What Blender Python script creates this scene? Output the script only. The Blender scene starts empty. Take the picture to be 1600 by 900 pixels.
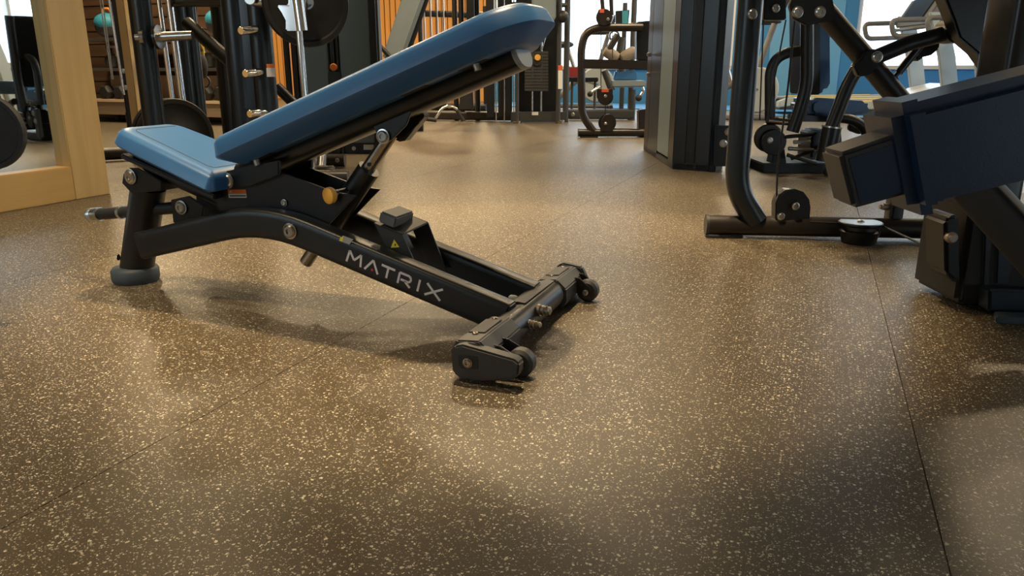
import bpy, bmesh, math, random
from mathutils import Vector, Matrix
random.seed(7)
scene = bpy.context.scene
COL = scene.collection

# ------------------------------------------------------------------ camera
# world axes: X runs along the adjustable bench, Y across the room to the window wall, Z up
CAM = Vector((1.797, -1.594, 0.58))
YAW = math.atan2(0.362, 0.932)
PITCH = math.radians(15.8)
FPX = 1200.0
FWD_H = Vector((-math.sin(YAW), math.cos(YAW), 0))
RIGHT = Vector((math.cos(YAW), math.sin(YAW), 0))
cam_data = bpy.data.cameras.new('camera')
cam_data.sensor_width = 36.0
cam_data.lens = 36.0 * FPX / 1600.0
cam_data.clip_start = 0.02
cam = bpy.data.objects.new('camera', cam_data)
COL.objects.link(cam)
cam.location = CAM
cam.rotation_euler = (math.pi / 2 - PITCH, 0, YAW)
scene.camera = cam

# ------------------------------------------------------------------ light and exposure
scene.view_settings.view_transform = 'Standard'
scene.view_settings.look = 'None'
scene.view_settings.gamma = 1.0
scene.view_settings.use_curve_mapping = False
scene.view_settings.exposure = 0.2
world = bpy.data.worlds.new('daylight')
scene.world = world
world.use_nodes = True
world.node_tree.nodes['Background'].inputs[0].default_value = (0.72, 0.88, 1.0, 1)
world.node_tree.nodes['Background'].inputs[1].default_value = 3.0
CEIL = 3.1

def lamp(loc, power, color=(1.0, 0.76, 0.46), size=0.35):
    d = bpy.data.lights.new('downlight_or_fill', 'AREA')
    d.shape = 'DISK'
    d.size = size
    d.energy = power
    d.color = color
    o = bpy.data.objects.new('downlight_or_fill', d)
    o.location = loc
    COL.objects.link(o)
    return o

def spot(loc, power, angle=95, color=(1.0, 0.76, 0.46), size=0.06, blend=1.0):
    d = bpy.data.lights.new('spotlight_or_fill', 'SPOT')
    d.spot_size = math.radians(angle)
    d.spot_blend = blend
    d.shadow_soft_size = size
    d.energy = power
    d.color = color
    o = bpy.data.objects.new('spotlight_or_fill', d)
    o.location = loc
    COL.objects.link(o)
    return o

spot((0.92, 0.45, CEIL - 0.03), 470, 48, blend=0.35)
spot((1.0, 1.85, CEIL - 0.03), 520, 46)
spot((-0.35, 1.0, CEIL - 0.03), 300, 62)  # added fill light to brighten the wooden mirror post, no known fixture
spot((-0.1, -1.1, CEIL - 0.03), 340, 68)  # added fill light that lifts the near left floor
for lx, ly, pw in ((-0.5, 3.5, 50), (-2.9, 2.4, 55), (5.2, 4.0, 30), (0.55, 4.9, 60), (-2.8, 4.4, 70), (3.6, 5.2, 45),  # first entry is an added fill light, put in for the wooden post
                   (-5.0, 4.3, 90), (0.4, 7.8, 70), (-3.4, 7.6, 80), (4.0, 7.8, 50), (-6.6, 9.6, 120), (-3.4, 10.4, 90), (0.5, 10.8, 55), (-9.3, 10.0, 100)):
    lamp((lx, ly, CEIL - 0.03), pw)

# ------------------------------------------------------------------ helpers: points from the survey of the place
def ray(px, py):
    up = Vector((0, 0, 1)) * math.cos(PITCH) + FWD_H * math.sin(PITCH)
    fw = FWD_H * math.cos(PITCH) - Vector((0, 0, 1)) * math.sin(PITCH)
    return fw + RIGHT * ((px - 800) / FPX) + up * ((450 - py) / FPX)

def P(px, py, D):
    """point at horizontal distance D ahead"""
    d = ray(px, py)
    return CAM + d * (D / d.dot(FWD_H))

def F(px, py, z=0.0):
    d = ray(px, py)
    return CAM + d * ((z - CAM.z) / d.z)

def V(px, py, v):
    """point in the upright plane y = v"""
    d = ray(px, py)
    return CAM + d * ((v - CAM.y) / d.y)

def R(wpx, D):
    return 0.5 * wpx * D / FPX

# ------------------------------------------------------------------ mesh builder
class MB:
    def __init__(self):
        self.bm = bmesh.new()

    def _faces(self, rings, closed=True, cap=True):
        n = len(rings[0])
        vs = [[self.bm.verts.new(p) for p in r] for r in rings]
        for a, b in zip(vs[:-1], vs[1:]):
            for i in range(n if closed else n - 1):
                j = (i + 1) % n
                self.bm.faces.new((a[i], a[j], b[j], b[i]))
        if cap:
            self.bm.faces.new(list(reversed(vs[0])))
            self.bm.faces.new(vs[-1])
        return self

    def loft(self, rings, cap=True):
        return self._faces([[Vector(p) for p in r] for r in rings], True, cap)

    def cyl(self, p0, p1, r, r2=None, seg=16):
        p0, p1 = Vector(p0), Vector(p1)
        r2 = r if r2 is None else r2
        w = (p1 - p0).normalized()
        a = w.orthogonal().normalized()
        b = w.cross(a)
        cs = [(math.cos(2 * math.pi * k / seg), math.sin(2 * math.pi * k / seg)) for k in range(seg)]
        return self._faces([[p + a * (c * rr) + b * (s * rr) for c, s in cs] for p, rr in ((p0, r), (p1, r2))])

    def lathe(self, p0, axis, prof, seg=24):
        """prof = list of (distance along axis, radius)"""
        p0 = Vector(p0); w = Vector(axis).normalized()
        a = w.orthogonal().normalized(); b = w.cross(a)
        rings = []
        for t, r in prof:
            r = max(r, 1e-4)
            rings.append([p0 + w * t + a * (math.cos(2 * math.pi * k / seg) * r) + b * (math.sin(2 * math.pi * k / seg) * r) for k in range(seg)])
        return self._faces(rings)

    def ring(self, p0, axis, r_in, r_out, th, seg=28):
        return self.torus_like(p0, axis, [(0, r_in), (0, r_out), (th, r_out), (th, r_in)], seg)

    def torus_like(self, p0, axis, prof, seg=28):
        p0 = Vector(p0); w = Vector(axis).normalized()
        a = w.orthogonal().normalized(); b = w.cross(a)
        rings = []
        for k in range(seg):
            c, s = math.cos(2 * math.pi * k / seg), math.sin(2 * math.pi * k / seg)
            rings.append([self.bm.verts.new(p0 + w * t + (a * c + b * s) * r) for t, r in prof])
        n = len(prof)
        for k in range(seg):
            A, B = rings[k], rings[(k + 1) % seg]
            for i in range(n):
                j = (i + 1) % n
                self.bm.faces.new((A[i], A[j], B[j], B[i]))
        return self

    def tube(self, pts, r, fillet=0.0, seg=12, sec=None, up=None, cap=True):
        """round tube of radius r, or a rounded-rectangle one with sec=(width, height), height along up"""
        pts = [Vector(p) for p in pts]
        path = [pts[0]]
        for i in range(1, len(pts) - 1):
            p = pts[i]
            a = pts[i - 1] - p; b = pts[i + 1] - p
            if fillet <= 0:
                path.append(p); continue
            d = min(fillet, a.length * 0.49, b.length * 0.49)
            s, e = p + a.normalized() * d, p + b.normalized() * d
            N = 7
            for k in range(N + 1):
                t = k / N
                path.append(s * (1 - t) ** 2 + p * (2 * t * (1 - t)) + e * t * t)
        path.append(pts[-1])
        if sec:
            w, h = sec
            prof = []
            ex = 0.38
            M = 20
            for k in range(M):
                c, s = math.cos(2 * math.pi * (k + .5) / M), math.sin(2 * math.pi * (k + .5) / M)
                prof.append((math.copysign(abs(c) ** ex, c) * w / 2, math.copysign(abs(s) ** ex, s) * h / 2))
        else:
            prof = [(r * math.cos(2 * math.pi * k / seg), r * math.sin(2 * math.pi * k / seg)) for k in range(seg)]
        rings = []
        prev = None
        for i, p in enumerate(path):
            if i == 0: t = path[1] - p
            elif i == len(path) - 1: t = p - path[i - 1]
            else: t = (path[i + 1] - p).normalized() + (p - path[i - 1]).normalized()
            t.normalize()
            if up is not None:
                x = t.cross(Vector(up)).normalized()
            elif prev is None:
                x = t.orthogonal().normalized()
            else:
                x = (prev - t * prev.dot(t)).normalized()
            prev = x
            y = x.cross(t)
            rings.append([p + x * a + y * b for a, b in prof])
        return self._faces(rings, True, cap)

    def prism(self, poly, vec):
        poly = [Vector(p) for p in poly]; vec = Vector(vec)
        return self._faces([poly, [p + vec for p in poly]])

    def slab(self, pxs, D, depth):
        """outline at distance D, thickness away from the viewer along the room"""
        return self.prism([P(x, y, D) for x, y in pxs], FWD_H * depth)

    def vslab(self, pxs, v, th):
        return self.prism([V(x, y, v) for x, y in pxs], (0, th, 0))

    def box(self, c, size, rz=0.0, rot=None):
        c = Vector(c); sx, sy, sz = (k / 2 for k in size)
        m = rot if rot else Matrix.Rotation(rz, 3, 'Z')
        r = lambda x, y, z: c + m @ Vector((x, y, z))
        return self._faces([[r(-sx, -sy, z), r(sx, -sy, z), r(sx, sy, z), r(-sx, sy, z)] for z in (-sz, sz)])

    def ball(self, c, r, scale=(1, 1, 1), seg=16):
        m = Matrix.Translation(Vector(c)) @ Matrix.Diagonal((r * scale[0], r * scale[1], r * scale[2], 1))
        bmesh.ops.create_uvsphere(self.bm, u_segments=seg, v_segments=seg // 2 + 1, radius=1.0, matrix=m)
        return self

    def build(self, name, mat, parent=None, bevel=0.0, smooth=True, label=None, flat=False):
        bm = self.bm
        bmesh.ops.recalc_face_normals(bm, faces=bm.faces)
        if bevel > 0:
            es = [e for e in bm.edges if len(e.link_faces) == 2 and e.calc_face_angle(0) > math.radians(38)]
            bmesh.ops.bevel(bm, geom=es, offset=bevel, segments=2, affect='EDGES', clamp_overlap=True)
        me = bpy.data.meshes.new(name)
        bm.to_mesh(me); bm.free()
        if smooth:
            for p in me.polygons: p.use_smooth = True
            me.set_sharp_from_angle(angle=math.radians(38))
        if mat: me.materials.append(MAT[mat] if isinstance(mat, str) else mat)
        o = bpy.data.objects.new(name, me)
        COL.objects.link(o)
        if parent is not None:
            root = parent
            while root.parent: root = root.parent
            me.transform(Matrix.Translation(-root.location))
            o.parent = parent
        if label: o['label'] = label
        return o

def tag(o, label, cat, group=None):
    o['label'] = label; o['category'] = cat
    if group: o['group'] = group
    return o

def thing(name, label, cat, loc, group=None):
    o = bpy.data.objects.new(name, None)
    o.empty_display_size = 0.1
    o.location = loc
    COL.objects.link(o)
    return tag(o, label, cat, group)

def struct(o):
    o['kind'] = 'structure'
    return o

def copy_tree(o, parent=None):
    c = o.copy(); COL.objects.link(c); c.parent = parent
    for ch in list(o.children): copy_tree(ch, c)
    return c

# ------------------------------------------------------------------ materials
MAT = {}
def pbr(name, color, rough=0.5, metal=0.0, noise=0.0, nscale=40.0, bump=0.0, bscale=300.0, coat=0.0, spec=0.5):
    m = bpy.data.materials.new(name); m.use_nodes = True
    nt = m.node_tree; b = nt.nodes['Principled BSDF']
    b.inputs['Base Color'].default_value = (*color, 1)
    b.inputs['Roughness'].default_value = rough
    b.inputs['Metallic'].default_value = metal
    b.inputs['Coat Weight'].default_value = coat
    b.inputs['Specular IOR Level'].default_value = spec
    tc = nt.nodes.new('ShaderNodeTexCoord')
    if noise:
        n = nt.nodes.new('ShaderNodeTexNoise'); n.inputs['Scale'].default_value = nscale; n.inputs['Detail'].default_value = 4
        nt.links.new(tc.outputs['Object'], n.inputs['Vector'])
        r = nt.nodes.new('ShaderNodeMixRGB'); r.blend_type = 'MIX'
        r.inputs[1].default_value = (*[c * (1 - noise) for c in color], 1)
        r.inputs[2].default_value = (*[min(1, c * (1 + noise)) for c in color], 1)
        nt.links.new(n.outputs['Fac'], r.inputs[0]); nt.links.new(r.outputs[0], b.inputs['Base Color'])
    if bump:
        n2 = nt.nodes.new('ShaderNodeTexNoise'); n2.inputs['Scale'].default_value = bscale; n2.inputs['Detail'].default_value = 2
        nt.links.new(tc.outputs['Object'], n2.inputs['Vector'])
        bp = nt.nodes.new('ShaderNodeBump'); bp.inputs['Strength'].default_value = bump; bp.inputs['Distance'].default_value = 0.002
        nt.links.new(n2.outputs['Fac'], bp.inputs['Height']); nt.links.new(bp.outputs['Normal'], b.inputs['Normal'])
    MAT[name] = m
    return m

pbr('black_paint', (0.008, 0.009, 0.010), 0.38, 0, 0.15, 30, 0.12, 500)
pbr('satin_black', (0.010, 0.011, 0.012), 0.30, 0, 0.1, 30, 0.05, 400)
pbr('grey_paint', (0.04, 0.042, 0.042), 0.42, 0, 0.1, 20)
pbr('blue_black_paint', (0.010, 0.017, 0.025), 0.3, 0.0, 0.1, 20)
pbr('arm_blue_sheen_paint', (0.014, 0.034, 0.075), 0.33, 0, 0.15, 25, 0.08, 300)  # dark arm paint with the blue reflected sheen put into its colour
pbr('brown_black_paint', (0.022, 0.017, 0.014), 0.35, 0, 0.15, 20)
pbr('black_plastic', (0.014, 0.014, 0.015), 0.5, 0, 0.1, 50, 0.1, 200)
pbr('dark_grey_plastic', (0.040, 0.040, 0.040), 0.48, 0, 0.1, 50, 0.15, 250)
pbr('grey_plastic', (0.13, 0.135, 0.135), 0.5, 0, 0.08, 40)
pbr('pale_grey_plastic', (0.36, 0.40, 0.40), 0.45, 0, 0.06, 10)
pbr('white_plastic', (0.68, 0.68, 0.65), 0.35, 0, 0.04, 10)
pbr('rubber', (0.012, 0.012, 0.012), 0.6, 0, 0.2, 60, 0.2, 150)
pbr('blue_grey_rubber', (0.055, 0.075, 0.095), 0.55, 0, 0.15, 60, 0.2, 150)
pbr('chrome', (0.88, 0.88, 0.87), 0.16, 1.0)
pbr('steel', (0.55, 0.54, 0.51), 0.28, 1.0, 0.1, 60)
pbr('bronze_steel', (0.42, 0.37, 0.31), 0.25, 1.0, 0.1, 40)
pbr('rusty_steel', (0.40, 0.33, 0.25), 0.45, 0.8, 0.4, 90)
pbr('brushed_aluminium', (0.55, 0.56, 0.55), 0.35, 1.0)
pbr('yellow_plastic', (0.95, 0.50, 0.07), 0.4, 0, 0.05, 60)
pbr('yellow_stripe', (0.85, 0.62, 0.02), 0.5)
pbr('white_print', (0.72, 0.71, 0.74), 0.5)
pbr('white_label', (0.75, 0.75, 0.72), 0.5)
pbr('orange_label', (0.85, 0.20, 0.03), 0.5)
pbr('red_label', (0.65, 0.12, 0.05), 0.5)
pbr('red_print', (0.6, 0.04, 0.08), 0.5)
pbr('yellow_sign', (0.85, 0.75, 0.05), 0.45)
pbr('vinyl', (0.034, 0.125, 0.30), 0.34, 0, 0.06, 12, 0.10, 700)
pbr('grey_vinyl', (0.20, 0.25, 0.28), 0.45, 0, 0.05, 20, 0.08, 500)
pbr('stitch', (0.03, 0.035, 0.05), 0.7)
pbr('shroud', (0.115, 0.165, 0.185), 0.38, 0, 0.06, 6)
pbr('tan_foam', (0.25, 0.21, 0.17), 0.7, 0, 0.1, 30)
pbr('teal', (0.02, 0.22, 0.32), 0.6, 0, 0.2, 30)
pbr('orange_fabric', (0.70, 0.22, 0.04), 0.7, 0, 0.1, 40)
pbr('blue_wall', (0.025, 0.17, 0.36), 0.6, 0, 0.05, 3)
pbr('pale_blue_wall', (0.10, 0.30, 0.50), 0.6, 0, 0.05, 3)
pbr('blue_mat', (0.05, 0.22, 0.48), 0.6, 0, 0.08, 10)
pbr('cream_trim', (0.55, 0.47, 0.36), 0.5, 0, 0.05, 8)
pbr('plaster', (0.45, 0.41, 0.35), 0.8, 0, 0.05, 4)
pbr('ceiling_paint', (0.16, 0.15, 0.14), 0.9, 0, 0.03, 3)
pbr('dark_red', (0.30, 0.03, 0.03), 0.5)
pbr('dark_brown', (0.055, 0.032, 0.018), 0.45, 0, 0.3, 12)
pbr('screen', (0.05, 0.25, 0.33), 0.3)
pbr('mirror', (0.86, 0.90, 0.88), 0.015, 1.0)

def wood(name, c1, c2, axis=2, scale=9.0, rough=0.4):
    m = bpy.data.materials.new(name); m.use_nodes = True
    nt = m.node_tree; b = nt.nodes['Principled BSDF']
    tc = nt.nodes.new('ShaderNodeTexCoord'); mp = nt.nodes.new('ShaderNodeMapping')
    s = [scale] * 3; s[axis] = scale * 0.06
    mp.inputs['Scale'].default_value = s
    n = nt.nodes.new('ShaderNodeTexNoise'); n.inputs['Scale'].default_value = 3.0; n.inputs['Detail'].default_value = 6; n.inputs['Distortion'].default_value = 0.6
    r = nt.nodes.new('ShaderNodeValToRGB')
    r.color_ramp.elements[0].position = 0.3; r.color_ramp.elements[0].color = (*c1, 1)
    r.color_ramp.elements[1].position = 0.7; r.color_ramp.elements[1].color = (*c2, 1)
    nt.links.new(tc.outputs['Object'], mp.inputs[0]); nt.links.new(mp.outputs[0], n.inputs['Vector'])
    nt.links.new(n.outputs['Fac'], r.inputs[0]); nt.links.new(r.outputs[0], b.inputs['Base Color'])
    b.inputs['Roughness'].default_value = rough
    MAT[name] = m
wood('maple', (0.70, 0.50, 0.22), (0.78, 0.57, 0.27), 2)
wood('maple_rail', (0.66, 0.43, 0.15), (0.73, 0.49, 0.19), 1)
wood('slat_wood', (0.50, 0.22, 0.045), (0.62, 0.31, 0.08), 2)
wood('brown_panel', (0.045, 0.024, 0.013), (0.10, 0.055, 0.03), 0, 5)
wood('pale_shelf', (0.40, 0.30, 0.20), (0.50, 0.38, 0.26), 0, 5)

def floor_material(name, base, fleck, dens=1.0):
    m = bpy.data.materials.new(name); m.use_nodes = True
    nt = m.node_tree; L = nt.links; b = nt.nodes['Principled BSDF']
    tc = nt.nodes.new('ShaderNodeTexCoord')
    wob = nt.nodes.new('ShaderNodeTexNoise'); wob.inputs['Scale'].default_value = 260; wob.inputs['Detail'].default_value = 1
    L.new(tc.outputs['Object'], wob.inputs['Vector'])
    addv = nt.nodes.new('ShaderNodeVectorMath'); addv.operation = 'MULTIPLY_ADD'
    addv.inputs[1].default_value = (0.006,) * 3
    L.new(wob.outputs['Color'], addv.inputs[0]); L.new(tc.outputs['Object'], addv.inputs[2])
    masks = []
    for sc, thr, keep in ((125, 0.20, 0.66), (210, 0.22, 0.70), (340, 0.24, 0.72)):
        vo = nt.nodes.new('ShaderNodeTexVoronoi'); vo.voronoi_dimensions = '2D'; vo.feature = 'F1'
        vo.inputs['Scale'].default_value = sc
        L.new(addv.outputs[0], vo.inputs['Vector'])
        sep = nt.nodes.new('ShaderNodeSeparateColor'); L.new(vo.outputs['Color'], sep.inputs[0])
        # radius of the fleck in this cell: 0 for most cells
        mr = nt.nodes.new('ShaderNodeMapRange'); mr.inputs['From Min'].default_value = keep; mr.inputs['From Max'].default_value = 1.0
        mr.inputs['To Min'].default_value = 0.0; mr.inputs['To Max'].default_value = thr * 1.5
        L.new(sep.outputs[0], mr.inputs['Value'])
        lt = nt.nodes.new('ShaderNodeMath'); lt.operation = 'LESS_THAN'
        L.new(vo.outputs['Distance'], lt.inputs[0]); L.new(mr.outputs[0], lt.inputs[1])
        br = nt.nodes.new('ShaderNodeMath'); br.operation = 'MULTIPLY'
        md = nt.nodes.new('ShaderNodeMapRange'); md.inputs['To Min'].default_value = 0.30; md.inputs['To Max'].default_value = 1.0
        L.new(sep.outputs[1], md.inputs['Value'])
        L.new(lt.outputs[0], br.inputs[0]); L.new(md.outputs[0], br.inputs[1])
        masks.append(br)
    mx = masks[0]
    for k in masks[1:]:
        q = nt.nodes.new('ShaderNodeMath'); q.operation = 'MAXIMUM'
        L.new(mx.outputs[0], q.inputs[0]); L.new(k.outputs[0], q.inputs[1]); mx = q
    big = nt.nodes.new('ShaderNodeTexNoise'); big.inputs['Scale'].default_value = 1.3; big.inputs['Detail'].default_value = 4
    L.new(tc.outputs['Object'], big.inputs['Vector'])
    fine = nt.nodes.new('ShaderNodeTexNoise'); fine.inputs['Scale'].default_value = 420; fine.inputs['Detail'].default_value = 2
    L.new(tc.outputs['Object'], fine.inputs['Vector'])
    cr = nt.nodes.new('ShaderNodeValToRGB')
    cr.color_ramp.elements[0].position = 0.3; cr.color_ramp.elements[0].color = (*[c * 0.8 for c in base], 1)
    cr.color_ramp.elements[1].position = 0.7; cr.color_ramp.elements[1].color = (*[c * 1.2 for c in base], 1)
    L.new(big.outputs['Fac'], cr.inputs[0])
    cr2 = nt.nodes.new('ShaderNodeMixRGB'); cr2.blend_type = 'MULTIPLY'; cr2.inputs[0].default_value = 0.7
    fr = nt.nodes.new('ShaderNodeMapRange'); fr.inputs['From Min'].default_value = .3; fr.inputs['From Max'].default_value = .7
    fr.inputs['To Min'].default_value = .40; fr.inputs['To Max'].default_value = 1.6
    L.new(fine.outputs['Fac'], fr.inputs['Value'])
    L.new(cr.outputs[0], cr2.inputs[1]); L.new(fr.outputs[0], cr2.inputs[2])
    mix = nt.nodes.new('ShaderNodeMixRGB'); mix.inputs[2].default_value = (*fleck, 1)
    L.new(mx.outputs[0], mix.inputs[0]); L.new(cr2.outputs[0], mix.inputs[1])
    L.new(mix.outputs[0], b.inputs['Base Color'])
    rr = nt.nodes.new('ShaderNodeMapRange'); rr.inputs['To Min'].default_value = 0.34; rr.inputs['To Max'].default_value = 0.46
    L.new(big.outputs['Fac'], rr.inputs['Value']); L.new(rr.outputs[0], b.inputs['Roughness'])
    bp = nt.nodes.new('ShaderNodeBump'); bp.inputs['Strength'].default_value = 0.25; bp.inputs['Distance'].default_value = 0.0015
    L.new(fine.outputs['Fac'], bp.inputs['Height']); L.new(bp.outputs['Normal'], b.inputs['Normal'])
    MAT[name] = m
floor_material('flecked_rubber', (0.076, 0.057, 0.031), (0.78, 0.71, 0.56))

gm = bpy.data.materials.new('window_glass'); gm.use_nodes = True
nt = gm.node_tree; nt.nodes.clear()
go = nt.nodes.new('ShaderNodeOutputMaterial'); gt = nt.nodes.new('ShaderNodeBsdfTransparent'); gg = nt.nodes.new('ShaderNodeBsdfGlossy')
gg.inputs['Roughness'].default_value = 0.02
gx = nt.nodes.new('ShaderNodeMixShader'); gx.inputs[0].default_value = 0.05
nt.links.new(gt.outputs[0], gx.inputs[1]); nt.links.new(gg.outputs[0], gx.inputs[2]); nt.links.new(gx.outputs[0], go.inputs[0])
MAT['window_glass'] = gm
# ------------------------------------------------------------------ the room
def slab_box(name, x0, x1, y0, y1, z0, z1, mat, parent=None, bevel=0.0):
    b = MB(); b.box(((x0 + x1) / 2, (y0 + y1) / 2, (z0 + z1) / 2), (x1 - x0, y1 - y0, z1 - z0))
    return b.build(name, mat, parent, bevel=bevel)

XL, XR, YB, YF = -12.0, 7.2, 12.5, -3.2
fl = struct(slab_box('floor', XL, XR, YF, YB, -0.12, -0.012, 'rubber'))
fl['label'] = 'brown rubber gym floor with cream flecks'
x = -0.30 - 1.15 * 10
edges = []
while x < XR:
    edges.append(x); x += 1.15
edges = [XL] + [e for e in edges if XL < e < XR] + [XR]
for a, b_ in zip(edges[:-1], edges[1:]):
    slab_box('rubber_sheet', a + 0.0008, b_ - 0.0008, YF, YB, -0.012, 0.0, 'flecked_rubber', fl)
struct(slab_box('ceiling', XL, XR, YF, YB + 0.2, CEIL, CEIL + 0.1, 'ceiling_paint'))

# left wall with the framed mirror; it ends at a wooden post
wl = struct(slab_box('wall_left', -1.62, -1.445, YF, 1.155, 0, CEIL, 'plaster'))
def wedge(name, quad_y, z0, z1, x0, x1, mat):
    return slab_box(name, x0, x1, quad_y[0], quad_y[1], z0, z1, mat, None, 0.004)
mir = tag(slab_box('wall_mirror', -1.445, -1.432, YF, 1.03, 0.10, CEIL, 'mirror'), 'large wall mirror in a pale wooden frame beside the smith machine', 'mirror')
ZR = 0.155
struct(slab_box('trim_1', -1.445, -1.385, YF, 0.985, 0.0, ZR, 'maple_rail', None, 0.004))['label'] = 'pale wooden bottom rail of the mirror frame'
struct(slab_box('trim_2', -1.62, -1.385, 0.985, 1.18, 0.0, CEIL, 'maple', None, 0.004))['label'] = 'pale wooden post at the end of the mirror'
# alcove wall behind the storage rack, with wooden boards
wa = struct(slab_box('wall_alcove', -9.0, -4.25, 5.72, 5.9, 0, CEIL, 'dark_brown'))
zz = 0.02
while zz < 2.0:
    slab_box('board', -8.6, -4.26, 5.695, 5.72, zz, zz + 0.135, 'brown_panel', wa, 0.004)
    zz += 0.145
struct(slab_box('wall_outer_left', XL - 0.2, XL, YF, YB, 0, CEIL, 'plaster'))

# back wall: wooden slats on the left, windows with blue dado to the right
wb = struct(slab_box('wall_back', XL, XR, YB, YB + 0.2, 0, 0.60, 'blue_wall'))
struct(slab_box('wall_slatted', XL, -4.05, YB + 0.02, YB + 0.2, 0.6, CEIL, 'dark_brown'))
ws = bpy.data.objects['wall_slatted']
struct(slab_box('wall_pier', 0.35, 2.25, YB, YB + 0.2, 0.6, CEIL, 'blue_wall'))
slab_box('panel', 0.95, 1.35, YB - 0.012, YB, 0.02, CEIL - .01, 'pale_blue_wall', bpy.data.objects['wall_pier'])
slab_box('panel', 1.75, 2.05, YB - 0.012, YB, 0.02, CEIL - .01, 'pale_blue_wall', bpy.data.objects['wall_pier'])
me0 = None
sx = -11.6
proto = None
while sx < -4.1:
    if proto is None:
        proto = slab_box('slat', sx, sx + 0.105, YB - 0.05, YB + 0.02, 0.0, CEIL, 'slat_wood', ws, 0.006)
        base_x = sx
    else:
        c = proto.copy(); COL.objects.link(c); c.parent = ws; c.location.x = sx - base_x
    sx += 0.125
def window_back(n, x0, x1, mull):
    root = struct(bpy.data.objects.new('window_%d' % n, None)); COL.objects.link(root)
    root['label'] = 'bright window in the back wall'
    root.location = (x0, YB, 0.6)
    def part(nm, a, b, c, d, e, f, m): slab_box(nm, a, b, c, d, e, f, m, root, 0.003)
    part('window_sill', x0, x1, YB - 0.04, YB + 0.14, 0.6, 0.66, 'cream_trim')
    part('window_frame', x0, x0 + 0.06, YB + 0.04, YB + 0.12, 0.66, CEIL, 'white_plastic')
    part('window_frame', x1 - 0.06, x1, YB + 0.04, YB + 0.12, 0.66, CEIL, 'white_plastic')
    xs = [x0 + 0.06] + mull + [x1 - 0.06]
    for k in mull: part('window_frame', k - 0.03, k + 0.03, YB + 0.04, YB + 0.12, 0.66, CEIL, 'white_plastic')
    for a, b in zip(xs[:-1], xs[1:]): part('pane', a + 0.03, b - 0.03, YB + 0.075, YB + 0.083, 0.66, CEIL, 'window_glass')
window_back(1, -4.05, 0.35, [-2.75])
window_back(2, 2.25, XR, [4.6])
# right wall with a long window, seen in the mirror
wr = struct(slab_box('wall_right', XR, XR + 0.2, 1.0, YB, 0, 0.62, 'blue_wall'))
struct(slab_box('wall_right_near', XR, XR + 0.2, YF, 5.4, 0.62, CEIL, 'plaster'))
root = struct(bpy.data.objects.new('window_3', None)); COL.objects.link(root); root.location = (XR, 5.4, 0.62)
root['label'] = 'long bright window in the right wall'
slab_box('window_sill', XR - 0.05, XR + 0.15, 5.4, YB, 0.62, 0.70, 'cream_trim', root, 0.003)
for k in (5.43, 7.4, 9.4, YB - 0.03):
    slab_box('window_frame', XR + 0.04, XR + 0.12, k - 0.03, k + 0.03, 0.70, CEIL, 'white_plastic', root, 0.003)
for a, b in ((5.46, 7.37), (7.43, 9.37), (9.43, YB - 0.06)):
    slab_box('pane', XR + 0.075, XR + 0.083, a, b, 0.70, CEIL, 'window_glass', root)
# blue exercise mats lying under the treadmills
tag(slab_box('floor_mat', 1.2, 6.6, 9.3, 12.2, 0.0, 0.012, 'blue_mat', None, 0.004), 'blue floor mat lying under the treadmills', 'mat')
tag(slab_box('floor_mat', -3.6, 0.6, 10.6, 12.35, 0.0, 0.012, 'blue_mat', None, 0.004), 'blue floor mat beneath the window beside the wooden slat wall', 'mat')

# wall behind the viewer with a wide window
wn = struct(slab_box('wall_rear', XL, XR, YF - 0.2, YF, 0, 0.85, 'plaster'))
slab_box('lintel', XL, XR, YF - 0.2, YF, 2.35, CEIL, 'plaster', wn)
slab_box('pier', XL, -2.2, YF - 0.2, YF, 0.85, 2.35, 'plaster', wn)
slab_box('pier', -0.3, XR, YF - 0.2, YF, 0.85, 2.35, 'plaster', wn)
# ------------------------------------------------------------------ adjustable bench
bench = thing('adjustable_bench', 'black adjustable weight bench with blue grey vinyl pads raised to an incline', 'weight bench', (0.03, 0, 0))

def bolt(p, axis, r, parent, mat='steel', name='bolt', washer=True):
    b = MB(); p = Vector(p); w = Vector(axis).normalized()
    if washer: b.lathe(p, w, [(0, r * 1.25), (r * 0.25, r * 1.25), (r * 0.3, r)], 20)
    b.lathe(p, w, [(0, r), (r * 0.45, r), (r * 0.62, r * 0.8), (r * 0.62, r * 0.45), (r * 0.4, r * 0.42)], 20)
    return b.build(name, mat, parent)

RV = 0.085                      # rails lie this far either side of the middle
RW, RH = 0.052, 0.073
OUT = -(RV + RW / 2)
pr, pe, pf = V(212, 386, OUT), V(405, 340, OUT), V(770, 494, OUT)
def at_v(p, v): return Vector((p.x, v, p.z))
for s in (-1, 1):
    b = MB()
    d = (pf - pe).normalized()
    rr = at_v(pr, s * RV)
    b.tube([rr, at_v(pe, s * RV), at_v(pf + d * 0.03, s * RV)], 0, fillet=0.13, sec=(RW, RH), up=(0, 0, 1))
    rail = b.build('rail', 'black_paint', bench, bevel=0.004)
    if s < 0: near_rail = rail

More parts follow.
